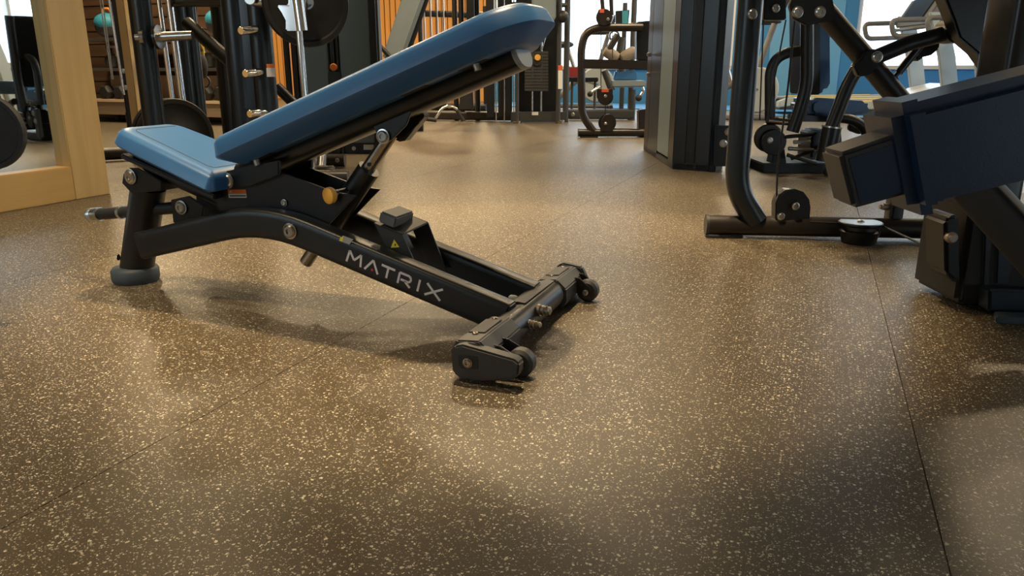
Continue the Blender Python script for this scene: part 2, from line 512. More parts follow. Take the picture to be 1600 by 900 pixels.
# rear post, boot, hinge bracket
post0, post1 = V(213, 425, 0), V(232, 292, 0)
b = MB(); b.tube([post0, post1], 0.045, seg=24); post = b.build('rear_post', 'black_paint', bench)
b = MB(); b.lathe((post0.x - 0.004, 0, 0), (0, 0, 1), [(0, 0.060), (0.010, 0.064), (0.034, 0.064), (0.042, 0.058), (0.046, 0.047)], 28)
b.build('foot_boot', 'blue_grey_rubber', bench)
b = MB(); b.box((post0.x - 0.04, 0.03, 0.006), (0.09, 0.08, 0.012)); b.build('foot_plate', 'black_plastic', bench, bevel=0.003)
b = MB()
for s in (-1, 1):
    b.prism([V(x_, y_, -.05) + Vector((0, (s + 1) * 0.05 - 0.004, 0)) for x_, y_ in ((194, 272), (204, 262), (218, 262), (254, 284), (254, 297), (208, 303), (192, 286))], (0, 0.008, 0))
b.prism([V(x_, y_, -.05) for x_, y_ in ((210, 286), (254, 284), (254, 298), (210, 302))], (0, 0.10, 0))
hb = b.build('hinge_bracket', 'black_paint', bench, bevel=0.002)
bolt(V(205, 276, -0.055), (0, -1, 0), 0.016, hb)
bolt(V(203, 399, 0) + Vector((-0.01, -0.03, 0)), (-1, -.3, 0), 0.007, post)

# carrying handle through the post
h0, h1 = V(150, 335, 0), V(292, 323, 0)
b = MB(); b.tube([h0 + (h1 - h0) * 0.05, h1], 0.0165, seg=18); hd = b.build('carry_handle', 'black_plastic', bench)
ax = (h0 - h1).normalized()
b = MB(); b.lathe(h0 + ax * -0.018, ax, [(0, 0.0195), (0.022, 0.0195), (0.024, 0.018), (0.028, 0.018), (0.030, 0.0195), (0.042, 0.0195), (0.045, 0.017)], 22)
b.build('handle_cap', 'brushed_aluminium', hd)
b = MB(); b.lathe(h0 - ax * 0.105, ax, [(0, 0.019), (0.01, 0.019)], 22); b.build('handle_collar', 'brushed_aluminium', hd)

# padded parts: outline lofted through a chamfered section
def pad_mesh(length, w0, w1, rad0, rad1, layers):
    """x along the pad, y across; layers = (height, inset)"""
    b = MB()
    def outline(ins):
        pts = []
        L0, L1 = ins, length - ins
        def hw(x): return (w0 + (w1 - w0) * x / length) / 2 - ins
        for cx, sy, r, a0 in ((L1, -1, rad1, -90), (L1, 1, rad1, 0), (L0, 1, rad0, 90), (L0, -1, rad0, 180)):
            r = max(r - ins, 0.004)
            sx = -1 if cx == L1 else 1
            for k in range(9):
                a = math.radians(a0 + k * 90 / 8)
                xx = cx + sx * r + r * math.cos(a)
                pts.append((xx, sy * (hw(cx) - r) + r * math.sin(a)))
        return pts
    b.loft([[Vector((x_, y_, z)) for x_, y_ in outline(ins)] for z, ins in layers])
    return b

def place(bm, origin, ang):
    m = Matrix.Translation(origin) @ Matrix.Rotation(-ang, 4, 'Y')
    bmesh.ops.transform(bm, matrix=m, verts=bm.verts)
    return m

LAY = [(0.0, 0.050), (0.004, 0.044), (0.030, 0.003), (0.034, 0.0), (0.064, 0.007), (0.072, 0.013), (0.078, 0.024), (0.080, 0.04)]
HW = 0.138
# seat: rises towards the rear post
sa, sb = V(164, 219, -HW + .02), V(318, 293, -HW)
s_len = (sb - sa).xz.length + 0.03
s_ang = math.atan2(sa.z - sb.z, sb.x - sa.x)
b = pad_mesh(s_len, 0.235, 0.285, 0.06, 0.022, [(z * 0.86, i) for z, i in LAY])
so = Vector((sa.x - 0.005, 0, sa.z)) - Vector((math.sin(s_ang), 0, math.cos(s_ang))) * 0.029
ms = place(b.bm, so, -s_ang)
seat = b.build('seat_pad', 'vinyl', bench)
b = MB()
zt = 0.0685
b.tube([ms @ Vector(q) for q in ((0.045, 0.072, zt), (0.045, -0.072, zt), (s_len - 0.043, -0.096, zt), (s_len - 0.043, 0.096, zt))], 0.0013, fillet=0.02, seg=6)
b.build('seam', 'stitch', seat)
b = MB()
b.tube([ms @ Vector((0.05, 0, -0.028)), ms @ Vector((s_len + 0.02, 0, -0.028))], 0, sec=(0.07, 0.05), up=(0, 0, 1))
b.build('seat_beam', 'black_paint', bench, bevel=0.003)
b = MB(); b.prism([ms @ Vector((0.03, y_, z_)) for y_, z_ in ((-.09, 0.001), (.09, 0.001), (.09, -.012), (-.09, -.012))], (ms.to_3x3() @ Vector((s_len - .06, 0, 0))))
b.build('seat_plate', 'black_plastic', bench, bevel=0.003)
# pivot block under the front of the seat
for s in (1, -1):
    b = MB()
    b.prism([V(x_, y_, -.05) + Vector((0, (s + 1) * 0.045 - .004, 0)) for x_, y_ in ((268, 312), (296, 306), (320, 322), (316, 346), (272, 348))], (0, 0.008, 0))
    lb = b.build('seat_link', 'black_paint', bench, bevel=0.002)
bolt(V(284, 324, -0.055), (0, -1, 0), 0.015, lb)

# backrest
ba, bb = V(333, 246, -HW), V(772, 47, -HW)
b_ang = math.atan2(bb.z - ba.z, bb.x - ba.x)
bd = Vector((math.cos(b_ang), 0, math.sin(b_ang))); bn = Vector((-math.sin(b_ang), 0, math.cos(b_ang)))
b_len = (bb - ba).xz.length + 0.085
b = pad_mesh(b_len, 2 * HW, 2 * HW, 0.045, 0.105, LAY)
bo = Vector((ba.x, 0, ba.z)) - bn * 0.034 - bd * 0.018
mb_ = place(b.bm, bo, b_ang)
back = b.build('backrest_pad', 'vinyl', bench)
b = MB()
zt = 0.0795
b.tube([mb_ @ Vector(q) for q in ((0.05, -0.095, zt), (b_len - 0.10, -0.095, zt), (b_len - 0.05, -0.05, zt), (b_len - 0.05, 0.05, zt), (b_len - 0.10, 0.095, zt), (0.05, 0.095, zt))], 0.0012, fillet=0.04, seg=6)
b.build('seam', 'stitch', back)
# beam below the pad
bt = V(812, 87, 0)
e1 = Vector((bt.x, 0, bt.z))
n_off = (e1 - bo).dot(bn)
e0 = bo + bd * -0.02 + bn * n_off
e0.y = 0
b = MB()
M = 28
ring = [(0.046 * math.copysign(abs(math.cos(2 * math.pi * k / M)) ** .8, math.cos(2 * math.pi * k / M)), 0.031 * math.sin(2 * math.pi * k / M)) for k in range(M)]
b.loft([[p + Vector((0, a, 0)) + bn * c for a, c in ring] for p in (e0, e1)])
beam = b.build('backrest_beam', 'satin_black', bench)
b = MB(); b.loft([[p + Vector((0, a * k, 0)) + bn * (c * k) for a, c in ring] for p, k in ((e1, 1.0), (e1 + bd * 0.008, 1.0), (e1 + bd * 0.011, 0.93))])
b.build('end_cap', 'pale_grey_plastic', beam)
gap0, gap1 = n_off + 0.022, -0.001
for t in (0.10, 0.55, b_len - 0.16):
    c = bo + bd * t + bn * ((gap0 + gap1) / 2)
    b = MB()
    b.box(c, (0.07, 0.17, abs(gap1 - gap0)), rot=Matrix.Rotation(-b_ang, 3, 'Y'))
    b.build('pad_mount', 'black_plastic', bench, bevel=0.002)
for x_, y_ in ((399, 246), (742, 95)):
    p = V(x_, y_, -0.075)
    b = MB(); b.cyl(p, p - bn * 0.02, 0.0085, seg=14); b.cyl(p, p + bn * 0.03, 0.006, seg=10); b.build('mount_screw', 'steel', bench)
# pivot lugs at the low end
for s in (1, -1):
    b = MB()
    b.prism([V(x_, y_, -.06) + Vector((0, s * 0.012 + (.108 if s > 0 else 0), 0)) for x_, y_ in ((346, 276), (352, 268), (380, 262), (440, 250), (440, 272), (395, 290), (362, 293), (350, 289))], (0, 0.012, 0))
    lug = b.build('pivot_lug', 'black_paint', bench, bevel=0.002)
bolt(V(356, 282, -0.073), (0, -1, 0), 0.0155, lug)
# side plates carrying the pivot
for v_ in (0.050, -0.058):
    b = MB()
    b.prism([V(x_, y_, -.058) + Vector((0, v_ + .058, 0)) for x_, y_ in ((344, 278), (362, 268), (392, 284), (440, 270), (478, 284), (520, 300), (556, 306), (512, 352), (455, 345), (405, 336), (350, 336), (338, 322))], (0, 0.008, 0))
    sp = b.build('side_plate', 'black_paint', bench, bevel=0.0015)
def vlabel(pxs, v, mat, name, parent, th=0.0012):
    b = MB(); b.prism([V(x_, y_, v) for x_, y_ in pxs], (0, -th, 0)); return b.build(name, mat, parent, smooth=False)
vlabel(((356, 296), (384, 296), (385, 302), (357, 302)), -0.0582, 'orange_label', 'warning_label', sp)
vlabel(((357, 302.4), (385, 302.4), (385.5, 309), (358, 309)), -0.0582, 'white_label', 'warning_label', sp)
vlabel(((359, 305), (384, 305), (384, 307), (359.5, 307)), -0.0596, 'grey_paint', 'label_print', sp, 0.0004)
vlabel(((358, 300.6), (360.5, 297), (363, 300.6)), -0.0596, 'white_label', 'label_print', sp, 0.0004)
bolt(V(444, 317, -0.06), (0, -1, 0), 0.007, sp)
bolt(V(454, 361, OUT), (0, -1, 0), 0.0155, near_rail, 'bronze_steel')

# telescopic strut
t_top, t_bot = V(612, 208, 0), V(478, 410, 0)
td = (t_bot - t_top).normalized()
slv0, slv1 = V(577, 264, 0), V(507, 366, 0)
b = MB(); b.cyl(t_top, t_bot, 0.0165, seg=22); strut = b.build('strut_tube', 'bronze_steel', bench)
hp = V(577, 257, -0.016)
b = MB(); b.cyl(hp + Vector((0, 0.004, 0)), hp + Vector((0, -0.0022, 0)), 0.005, seg=14); b.build('pin_hole', 'rubber', strut)
b = MB(); b.tube([slv0, slv1], 0.0275, seg=24); slv = b.build('strut_sleeve', 'black_paint', bench)
kp = V(513, 306, -0.075); k1 = V(556, 292, -0.012)
kd = (k1 - kp).normalized()
kd = Vector((0.30, 0.95, 0.05)).normalized()
b = MB(); b.lathe(kp - kd * 0.004, kd, [(0, 0.015), (0.002, 0.0195), (0.012, 0.020), (0.016, 0.018), (0.017, 0.009), (0.03, 0.008)], 26)
kn = b.build('pull_knob', 'yellow_plastic', slv)
b = MB(); b.cyl(kp + kd * 0.018, kp + kd * 0.026, 0.011, seg=18); b.build('knob_collar', 'chrome', kn)
b = MB(); b.tube([kp + kd * 0.026, kp + kd * 0.06, k1], 0.0105, fillet=0.02, seg=16); b.build('pin_housing', 'black_paint', slv)
# clevis joining strut and beam
for v_ in (0.026, -0.034):
    b = MB()
    b.prism([V(x_, y_, -.034) + Vector((0, v_ + .034, 0)) for x_, y_ in ((575, 176), (586, 204), (591, 217), (601, 224), (611, 219), (634, 196), (642, 176), (648, 150), (620, 150))], (0, 0.008, 0))
    cl = b.build('clevis', 'black_paint', bench, bevel=0.0015)
bolt(V(599, 213, -0.036), (0, -1, 0), 0.0135, cl)
b = MB(); b.prism([V(x_, y_, 0.03) for x_, y_ in ((636, 180), (660, 176), (663, 182), (632, 220), (622, 222), (618, 214))], (0, 0.03, 0))
b.build('stop_plate', 'satin_black', cl, bevel=0.002)

# cradle between the rails
up_ = Vector((0, 0, 1))
nt_, nb_ = V(628, 366, -0.045), V(649, 412, -0.045)
ft_, fb_ = V(668, 347, 0.045), V(698, 424, 0.045)
rd = Vector((-d.x, 0, -d.z))            # back along the rail
b = MB()
b.prism([nt_, nb_, nb_ + Vector((0, .004, 0)), nt_ + Vector((0, .004, 0))], rd * 0.075)
b.prism([ft_, fb_, fb_ + Vector((0, .004, 0)), ft_ + Vector((0, .004, 0))], rd * 0.06)
tn = (nt_ - nb_).normalized() * 0.004
b.prism([nt_, ft_, ft_ - tn, nt_ - tn], rd * 0.06)
cr = b.build('cradle', 'grey_paint', bench, bevel=0.0008)
cmid = (nt_ + ft_) / 2 + rd * 0.045 + tn.normalized() * 0.013
ry = math.atan2(d.z, d.x)
b = MB(); b.box(cmid, (0.045, 0.088, 0.028), rot=Matrix.Rotation(-ry, 3, 'Y')); b.build('rest_block', 'grey_plastic', cr, bevel=0.004)
b = MB(); b.prism([nt_ + rd * .05 + Vector((0, .001, 0)), nb_ + rd * .05 + Vector((0, .001, 0)), nb_ + rd * .08 + Vector((0, .001, 0)), nt_ + rd * .08 + Vector((0, .001, 0))], (0, 0.085, 0))
b.build('cradle_block', 'black_plastic', cr, bevel=0.002)
vlabel(((611, 387), (616, 374), (624, 386)), -0.0456, 'yellow_sign', 'warning_triangle', cr)
vlabel(((616.2, 384), (617.2, 380.5), (618.6, 381.5), (618.4, 384)), -0.0470, 'rubber', 'triangle_print', cr, 0.0004)
vlabel(((536, 368), (552, 374), (546, 382), (530, 376)), OUT - 0.0005, 'pale_grey_plastic', 'serial_sticker', near_rail, 0.0008)
vlabel(((531, 372), (537, 368.5), (535, 377.5), (530.5, 376)), OUT - 0.0015, 'yellow_sign', 'serial_sticker', near_rail, 0.0004)

# lettering on the near rail
lo, le = V(541, 400, OUT), V(692, 464, OUT)
e1v = (V(690, 458, OUT) - V(543, 394, OUT)).normalized()
ea = d.normalized()
en = Vector((-ea.z, 0, ea.x))
H = 0.0285
mid = V(616, 430, OUT)
span = (V(690, 462, OUT) - V(540, 400, OUT)).length
U = span / 6.1
def stroke(b, pts, w=0.0052):
    for a, c in zip(pts[:-1], pts[1:]):
        a, c = Vector(a), Vector(c)
        t = (c - a).normalized(); n = Vector((-t.y, t.x)) * (w / 2)
        q = [a - n, c - n, c + n, a + n]
        b.prism([mid + ea * k.x + en * k.y + Vector((0, -0.0002, 0)) for k in q], (0, -0.0010, 0))
def letter(x0, w, paths, mat='white_print', nm='letter'):
    b = MB()
    for p in paths:
        stroke(b, [((x0 + w * x_) - span / 2, (y_ - 0.5) * H) for x_, y_ in p])
    b.build(nm, mat, near_rail, smooth=False)
letter(0.0, U * 0.98, [[(0.04, 0), (0.12, 1), (0.5, 0.35), (0.88, 1), (0.98, 0)]])
letter(U * 1.22, U * 0.86, [[(0, 0), (0.5, 1), (1, 0)]])
letter(U * 1.22 + U * .35, U * 0.2, [[(0.3, 0.18), (0.95, 0.18)]], 'red_print', 'letter_mark')
letter(U * 2.2, U * 0.85, [[(0, 0.93), (1, 0.93)], [(0.5, 0.93), (0.5, 0)]])
letter(U * 3.32, U * 0.80, [[(0.04, 0), (0.04, 0.93), (0.8, 0.93), (0.95, 0.75), (0.95, 0.55), (0.8, 0.40), (0.2, 0.40)], [(0.5, 0.40), (1, 0)]])
letter(U * 4.45, U * 0.3, [[(0.5, 0), (0.5, 1)]])
letter(U * 5.05, U * 0.95, [[(0, 0), (1, 1)], [(0, 1), (1, 0)]])

# front cross member with covers and wheels
CX = 1.222; CZ = 0.044
b = MB(); b.cyl((CX, -0.33, CZ), (CX, 0.31, CZ), 0.034, seg=28); cm = b.build('cross_tube', 'black_paint', bench)
def cover_ring(y, k=1.0):
    pts = [(-0.040, -0.030), (-0.044, 0.012), (-0.034, 0.034), (0.014, 0.038), (0.038, 0.016), (0.040, -0.014), (0.028, -0.036)]
    return [Vector((CX + x_ * k, y, CZ + z_ * k)) for x_, z_ in pts]
for y0, y1, nm in ((-0.325, -0.155, 1), (0.155, 0.315, 2)):
    b = MB(); b.loft([cover_ring(y0), cover_ring(y0 + (y1 - y0) * (0.55 if nm == 1 else 0.4)), cover_ring(y1, 0.93)])
    cv = b.build('cross_cover', 'dark_grey_plastic', bench, bevel=0.003)
    for k in (0.25, 0.85):
        yy = y0 + (y1 - y0) * k
        bolt((CX - 0.012, yy, CZ + 0.0355), (0, 0, 1), 0.006, cv, 'bronze_steel', 'screw', False)
    b = MB(); yy = y0 + (y1 - y0) * 0.55
    b.prism([(CX - 0.030, yy - .045, CZ + .0335), (CX + 0.006, yy - .045, CZ + .0368), (CX + .006, yy + .045, CZ + .0360), (CX - .030, yy + .045, CZ + .0330)], (0, 0, 0.003))
    b.build('cover_pad', 'dark_grey_plastic', cv, bevel=0.001)
# top cover between the rails
b = MB(); b.loft([[Vector((CX + x_, y, CZ + z_)) for x_, z_ in ((-.040, .008), (-.034, .030), (-.010, .038), (.010, .036), (.004, .028))] for y in (-0.055, 0.155)])
b.build('cross_cover', 'dark_grey_plastic', bench, bevel=0.002)
# near end cap
EV = -0.325
ep = [V(x_, y_, EV - .02) for x_, y_ in ((704, 548), (709, 541), (722, 539), (803, 562), (811, 569), (809, 588), (800, 594), (742, 600), (712, 589), (706, 579))]
b = MB(); b.prism([Vector((p.x, EV - 0.02, max(p.z, 0.006))) for p in ep], (0, 0.03, 0))
cap = b.build('end_cap', 'dark_grey_plastic', bench, bevel=0.004)
b = MB(); b.prism([V(x_, y_, EV - .0212) for x_, y_ in ((716, 555), (746, 558), (746, 577), (722, 576), (716, 570))], (0, 0.002, 0)); b.build('cap_recess', 'black_plastic', cap)
bolt(V(731, 567, EV - .021), (0, -1, 0), 0.008, cap, 'bronze_steel')
ep2 = [Vector((CX + x_, 0.315, z_)) for x_, z_ in ((-.045, .02), (-.042, .070), (-.025, .085), (.03, .078), (.045, .05), (.045, .02), (.02, .006), (-.03, .006))]
b = MB(); b.prism(ep2, (0, 0.022, 0)); b.build('end_cap', 'dark_grey_plastic', bench, bevel=0.004)
for yy, sgn in ((-0.270, 1), (0.275, 1)):
    wx, wz = CX + (0.080 if yy < 0 else 0.062), 0.029
    b = MB(); b.torus_like((wx, yy - 0.016, wz), (0, 1, 0), [(0, 0.012), (0, 0.022), (0.006, 0.0285), (0.026, 0.0285), (0.032, 0.022), (0.032, 0.012)], 30)
    wh = b.build('wheel', 'dark_grey_plastic', bench)
    b = MB(); b.cyl((wx, yy - 0.012, wz), (wx, yy + 0.012, wz), 0.0125, seg=18); b.build('wheel_hub', 'black_plastic', wh)
    for q in (-1, 1):
        b = MB(); b.prism([Vector((x_, yy + q * 0.022 - .003, z_)) for x_, z_ in ((CX + .02, .03), (CX + .03, .066), (CX + .045, .065), (wx + .012, .042), (wx + .012, .022), (wx, .016))], (0, 0.006, 0))
        fk = b.build('wheel_fork', 'black_plastic', bench, bevel=0.0015)
    bolt((wx, yy - 0.0255, wz), (0, -1, 0), 0.0065, wh, 'steel')
# fixing bolts on the cross tube
for x_, y_, mt, rr in ((829, 507, 'rusty_steel', .009), (845, 485, 'rusty_steel', .012)):
    dd = ray(x_, y_); tt = (CX + 0.036 - CAM.x) / dd.x
    p = CAM + dd * tt
    p = Vector((CX + 0.030, p.y, max(p.z, 0.03)))
    b = MB(); b.lathe(p, (1, 0, 0.05), [(0, rr * 1.2), (.006, rr * 1.2), (.007, rr * .9), (.014, rr * 1.05), (.016, rr * .8), (.020, rr * .95), (.024, rr * .75), (.028, rr * .8), (.031, rr * .4)], 16)
    b.build('fixing_nut', mt, cm)
p = Vector((CX - 0.040, 0.0, 0.070))
b = MB(); b.lathe(p + Vector((-.012, 0, 0)), (1, 0.1, 0), [(0, .006), (.004, .009), (.014, .009), (.02, .007)], 14); b.build('fixing_nut', 'white_label', cm)
# ------------------------------------------------------------------ generic pieces
def tube_part(name, pts, wpx, D, mat, parent, fillet=0.0, sec=None, seg=14, r=None):
    """pts: (px, py) at distance D or (px, py, D)"""
    q = [P(p[0], p[1], p[2] if len(p) > 2 else D) for p in pts]
    b = MB()
    if sec: b.tube(q, 0, fillet=fillet, sec=sec, up=RIGHT if abs((q[-1] - q[0]).normalized().z) > .8 else (0, 0, 1))
    else: b.tube(q, r if r else R(wpx, D), fillet=fillet, seg=seg)
    return b.build(name, mat, parent)

def slab_part(name, pxs, D, depth, mat, parent, bevel=0.003):
    b = MB(); b.slab(pxs, D, depth); return b.build(name, mat, parent, bevel=bevel)

def to_floor(px, D, wpx, top, mat, parent, name='upright', sec=None, seg=16):
    """upright standing on the floor under the point seen at (px, top)"""
    t = P(px, top, D); b = MB()
    if sec:
        b.tube([(t.x, t.y, 0.0), t], 0, sec=sec, up=RIGHT)
    else:
        b.tube([(t.x, t.y, 0.0), t], R(wpx, D), seg=seg)
    return b.build(name, mat, parent)

def upright(px, D, w, z1, mat, parent, name='upright', z0=0.0, sec=None, seg=18):
    """vertical tube through the column seen at px on the level of the eye"""
    p = P(px, 110, D); b = MB()
    if sec: b.tube([(p.x, p.y, z0), (p.x, p.y, z1)], 0, sec=sec, up=RIGHT)
    else: b.tube([(p.x, p.y, z0), (p.x, p.y, z1)], w, seg=seg)
    return b.build(name, mat, parent)

def plate_mesh(c, axis, r=0.225, th=0.038):
    b = MB()
    h = th / 2
    b.torus_like(Vector(c), axis, [(-h, r * .88), (-h, r * .98), (-h * .6, r), (h * .6, r), (h, r * .98), (h, r * .88), (h * .45, r * .84), (h * .45, r * .42), (h * .9, r * .36), (h * .9, r * .115), (-h * .9, r * .115), (-h * .9, r * .36), (-h * .45, r * .42), (-h * .45, r * .84)], 40)
    return b

def weight_plate(c, axis, label, r=0.225, th=0.038, group='round weight plates', mat='rubber'):
    c = Vector(c)
    t = thing('weight_plate', label, 'weight plate', c, group)
    plate_mesh(c, axis, r, th).build('disc', mat, t)
    w = Vector(axis).normalized()
    b = MB(); b.torus_like(c, w, [(-th * .47, r * .118), (-th * .47, r * .16), (th * .47, r * .16), (th * .47, r * .118)], 24); b.build('bore_ring', 'steel', t)
    return t

# ------------------------------------------------------------------ smith machine behind the bench
SD = 4.25
smith = thing('smith_machine', 'blue black smith machine with chrome guide rods behind the bench', 'gym machine', (P(390, 110, SD).x, P(390, 110, SD).y, 0))
upright(231, 4.05, 0.054, 2.25, 'blue_black_paint', smith, seg=26)
# main column made of two joined tubes
pl = P(375, 110, SD); pq = P(411, 110, SD)
for p, w in ((pl, 0.066), (pq, 0.064)):
    b = MB(); b.tube([(p.x, p.y, 0), (p.x, p.y, 2.25)], w, seg=24); b.build('upright', 'blue_black_paint', smith)
b = MB(); m_ = (pl + pq) / 2; b.tube([(m_.x, m_.y, 0), (m_.x, m_.y, 2.25)], 0, sec=(0.10, 0.12), up=RIGHT); b.build('upright', 'blue_black_paint', smith)
for x_, y_ in ((384, 48), (391, 115), (398, 178)):
    a = P(x_ - 8, y_, SD - 0.16); e = P(x_ + 16, y_ - 2, SD - 0.05)
    b = MB(); b.lathe(a, e - a, [(0, .018), (.004, .021), ((e - a).length, .021)], 20); b.build('catch_peg', 'chrome', smith)
slab_part('warning_label', ((416, 100), (428, 100), (429, 106), (417, 106)), SD - 0.08, 0.004, 'orange_label', smith, 0)
slab_part('warning_label', ((416, 106), (429, 106), (430, 120), (417, 120)), SD - 0.08, 0.004, 'white_label', smith, 0)
# guide rods
for x_, D_, w_, m in ((252, 4.78, 0.015, 'chrome'), (268, 4.82, 0.021, 'chrome')):
    b = MB(); b.tube([P(x_ - 4, 0, D_) + Vector((0, 0, 1.2)), P(x_ - 4, 0, D_), P(x_ + 22, 190, D_)], w_, seg=18); b.build('guide_rod', m, smith)
g0, g1 = P(463, 0, 4.02), P(489, 292, 4.02)
b = MB(); b.tube([g0 + (g0 - g1) * 1.2, g1], 0.0165, seg=24); b.build('guide_rod', 'chrome', smith)
b = MB(); b.lathe((g1.x, g1.y, 0), (0, 0, 1), [(0, .06), (.012, .06), (.02, .03), (.05, .028)], 24); b.build('rod_foot', 'satin_black', smith)
# rear uprights and brace
upright(288, 4.98, 0.047, 2.25, 'blue_black_paint', smith)
upright(302, 5.06, 0.054, 2.25, 'blue_black_paint', smith)
upright(348, 4.7, 0.035, 2.25, 'black_paint', smith)
tube_part('brace', ((292, 36, 4.45), (362, 98, 4.3)), 20, 4.35, 'black_paint', smith)
tube_part('top_rail', ((268, 2, 4.9), (365, 2, 4.4)), 16, 4.6, 'black_paint', smith)
# base frame
for pts, w in ((((445, 276, 4.25), (522, 276, 4.25)), 13), (((440, 290, 4.05), (545, 288, 4.05)), 12)):
    a = P(*pts[0]); e = P(*pts[1])
    b = MB(); b.tube([(a.x, a.y, 0.042), (e.x, e.y, 0.042)], 0.036, seg=18); b.build('base_tube', 'brown_black_paint', smith)
a, e = F(400, 262), F(540, 262)
b = MB(); b.tube([(a.x, a.y, 0.045), (e.x, e.y, 0.045)], 0.04, seg=20); bt_ = b.build('base_tube', 'brown_black_paint', smith)
bolt(Vector((e.x, e.y, 0.05)) - RIGHT * 0.04 - FWD_H * 0.04, -FWD_H, 0.011, bt_)
tube_part('base_leg', ((500, 236, 4.6), (498, 268, 4.45)), 22, 4.5, 'blue_black_paint', smith)
tube_part('brace', ((432, 135, 4.75), (462, 165, 4.75)), 16, 4.75, 'black_paint', smith)
# storage peg with its flange and fixing nut
pg0, pg1 = P(246, 58, 4.02), P(301, 55, 4.02)
pd = (pg1 - pg0).normalized()
b = MB(); b.lathe(pg0, pd, [(0, .058), (.012, .058), (.014, .024), ((pg1 - pg0).length, .022)], 24); b.build('storage_peg', 'steel', smith)
b = MB(); b.lathe(pg0 - pd * 0.004, pd, [(0, .060), (.014, .060)], 24); b.build('peg_flange', 'satin_black', smith)
n0 = P(222, 58, 4.0)
b = MB(); b.lathe(n0 + RIGHT * 0.008, -RIGHT - FWD_H * .25, [(0, .034), (.018, .034), (.02, .018), (.04, .016)], 20); b.build('peg_nut', 'steel', smith)
# bottom peg carrying two plates
axp = (RIGHT * 0.75 - FWD_H * 0.66).normalized()
pc0 = P(268, 216, 4.42)
b = MB(); b.cyl(pc0 - axp * .05, pc0 + axp * .15, 0.020, seg=18); b.build('storage_peg', 'chrome', smith)
pu_ = P(231, 110, 4.05)
b = MB(); b.tube([pc0 + axp * .14, (pu_.x, pu_.y, pc0.z)], .022, seg=14); b.build('peg_bracket', 'blue_black_paint', smith)
weight_plate(pc0, axp, 'black weight plate stored low on the smith machine, inner of two', 0.222)
weight_plate(pc0 + axp * .055, axp, 'black weight plate stored low on the smith machine, outer of two', 0.222)
# bar carriage and bar with a plate
cg = P(468, 0, 4.02)
car = slab_part('bar_carriage', ((432, 8), (450, 8), (452, -60), (478, -60), (477, 48), (446, 48), (446, 32), (440, 20)), 4.0, 0.05, 'chrome', smith, 0.006)
b = MB(); b.tube([P(460, -40, 3.995), P(472, 48, 3.995)], 0.028, seg=22); b.build('carriage_bush', 'chrome', smith)
axb = (RIGHT * 0.45 - FWD_H * 0.9).normalized()
bc_ = P(478, 4, 4.16)
ba0, ba1 = bc_ - axb * .4, bc_ + axb * .09
bar = thing('smith_bar', 'steel bar riding on the chrome rods of the smith machine', 'barbell', P(470, 0, 4.12))
b = MB(); b.cyl(ba0, ba1, 0.016, seg=18); b.build('shaft', 'steel', bar)
b = MB(); b.lathe(P(390, -2, 4.02), FWD_H, [(0, .026), (.006, .03), (.17, .03)], 20); b.build('catch_peg', 'steel', smith)
weight_plate(bc_, axb, 'black weight plate hanging on the smith machine bar', 0.218, 0.045)

# ------------------------------------------------------------------ shrouded weight stack machine behind it
D0 = 5.6
c0 = P(525, 110, D0)
sm2 = thing('weight_stack_machine', 'tall machine with two grey green shroud panels and an orange knob', 'gym machine', (c0.x, c0.y, 0))
def vpanel(name, x0, x1, D, th, mat, parent, z0=0.0, z1=2.1, bevel=0.006):
    a, e = P(x0, 110, D), P(x1, 110, D)
    b = MB(); b.prism([(a.x, a.y, z0), (e.x, e.y, z0), (e.x, e.y, z1), (a.x, a.y, z1)], FWD_H * th)
    return b.build(name, mat, parent, bevel=bevel)
vpanel('shroud_panel', 477, 513, D0, 0.10, 'shroud', sm2, 0.08)
vpanel('shroud_panel', 532, 581, D0, 0.10, 'shroud', sm2, 0.08)
vpanel('slot', 512, 533, D0 + 0.05, 0.06, 'satin_black', sm2, 0.08)
for x_ in (522, 529): upright(x_, D0 + 0.03, 0.010, 2.1, 'grey_paint', sm2, 'guide_rod')
vpanel('side_post', 580, 590, D0 - 0.02, 0.14, 'black_paint', sm2)
vpanel('side_post', 590, 594, D0 + 0.02, 0.12, 'grey_paint', sm2)
for x_ in (450, 462, 470): upright(x_, D0 + 0.05, 0.022, 2.1, 'black_paint', sm2)
kp = P(523, 105, D0 + 0.0)
b = MB(); b.lathe(kp, -FWD_H, [(0, .012), (.02, .024), (.035, .026), (.05, .02)], 20); b.build('selector_knob', 'orange_fabric', sm2)
slab_part('selector_head', ((513, 112), (532, 112), (532, 140), (513, 140)), D0 - 0.01, 0.05, 'satin_black', sm2)
a, e = F(500, 240), F(592, 240)
b = MB(); b.prism([(a.x, a.y, 0), (e.x, e.y, 0), (e.x, e.y, .085), (a.x, a.y, .085)], FWD_H * 0.12); fb = b.build('base_frame', 'black_paint', sm2, bevel=0.006)
slab_part('white_sticker', ((568, 226), (584, 226), (584, 234), (568, 234)), (a - CAM).dot(FWD_H) - 0.003, 0.002, 'white_label', sm2, 0)
bolt(Vector((P(553, 232, (a - CAM).dot(FWD_H)))), -FWD_H, 0.012, fb)

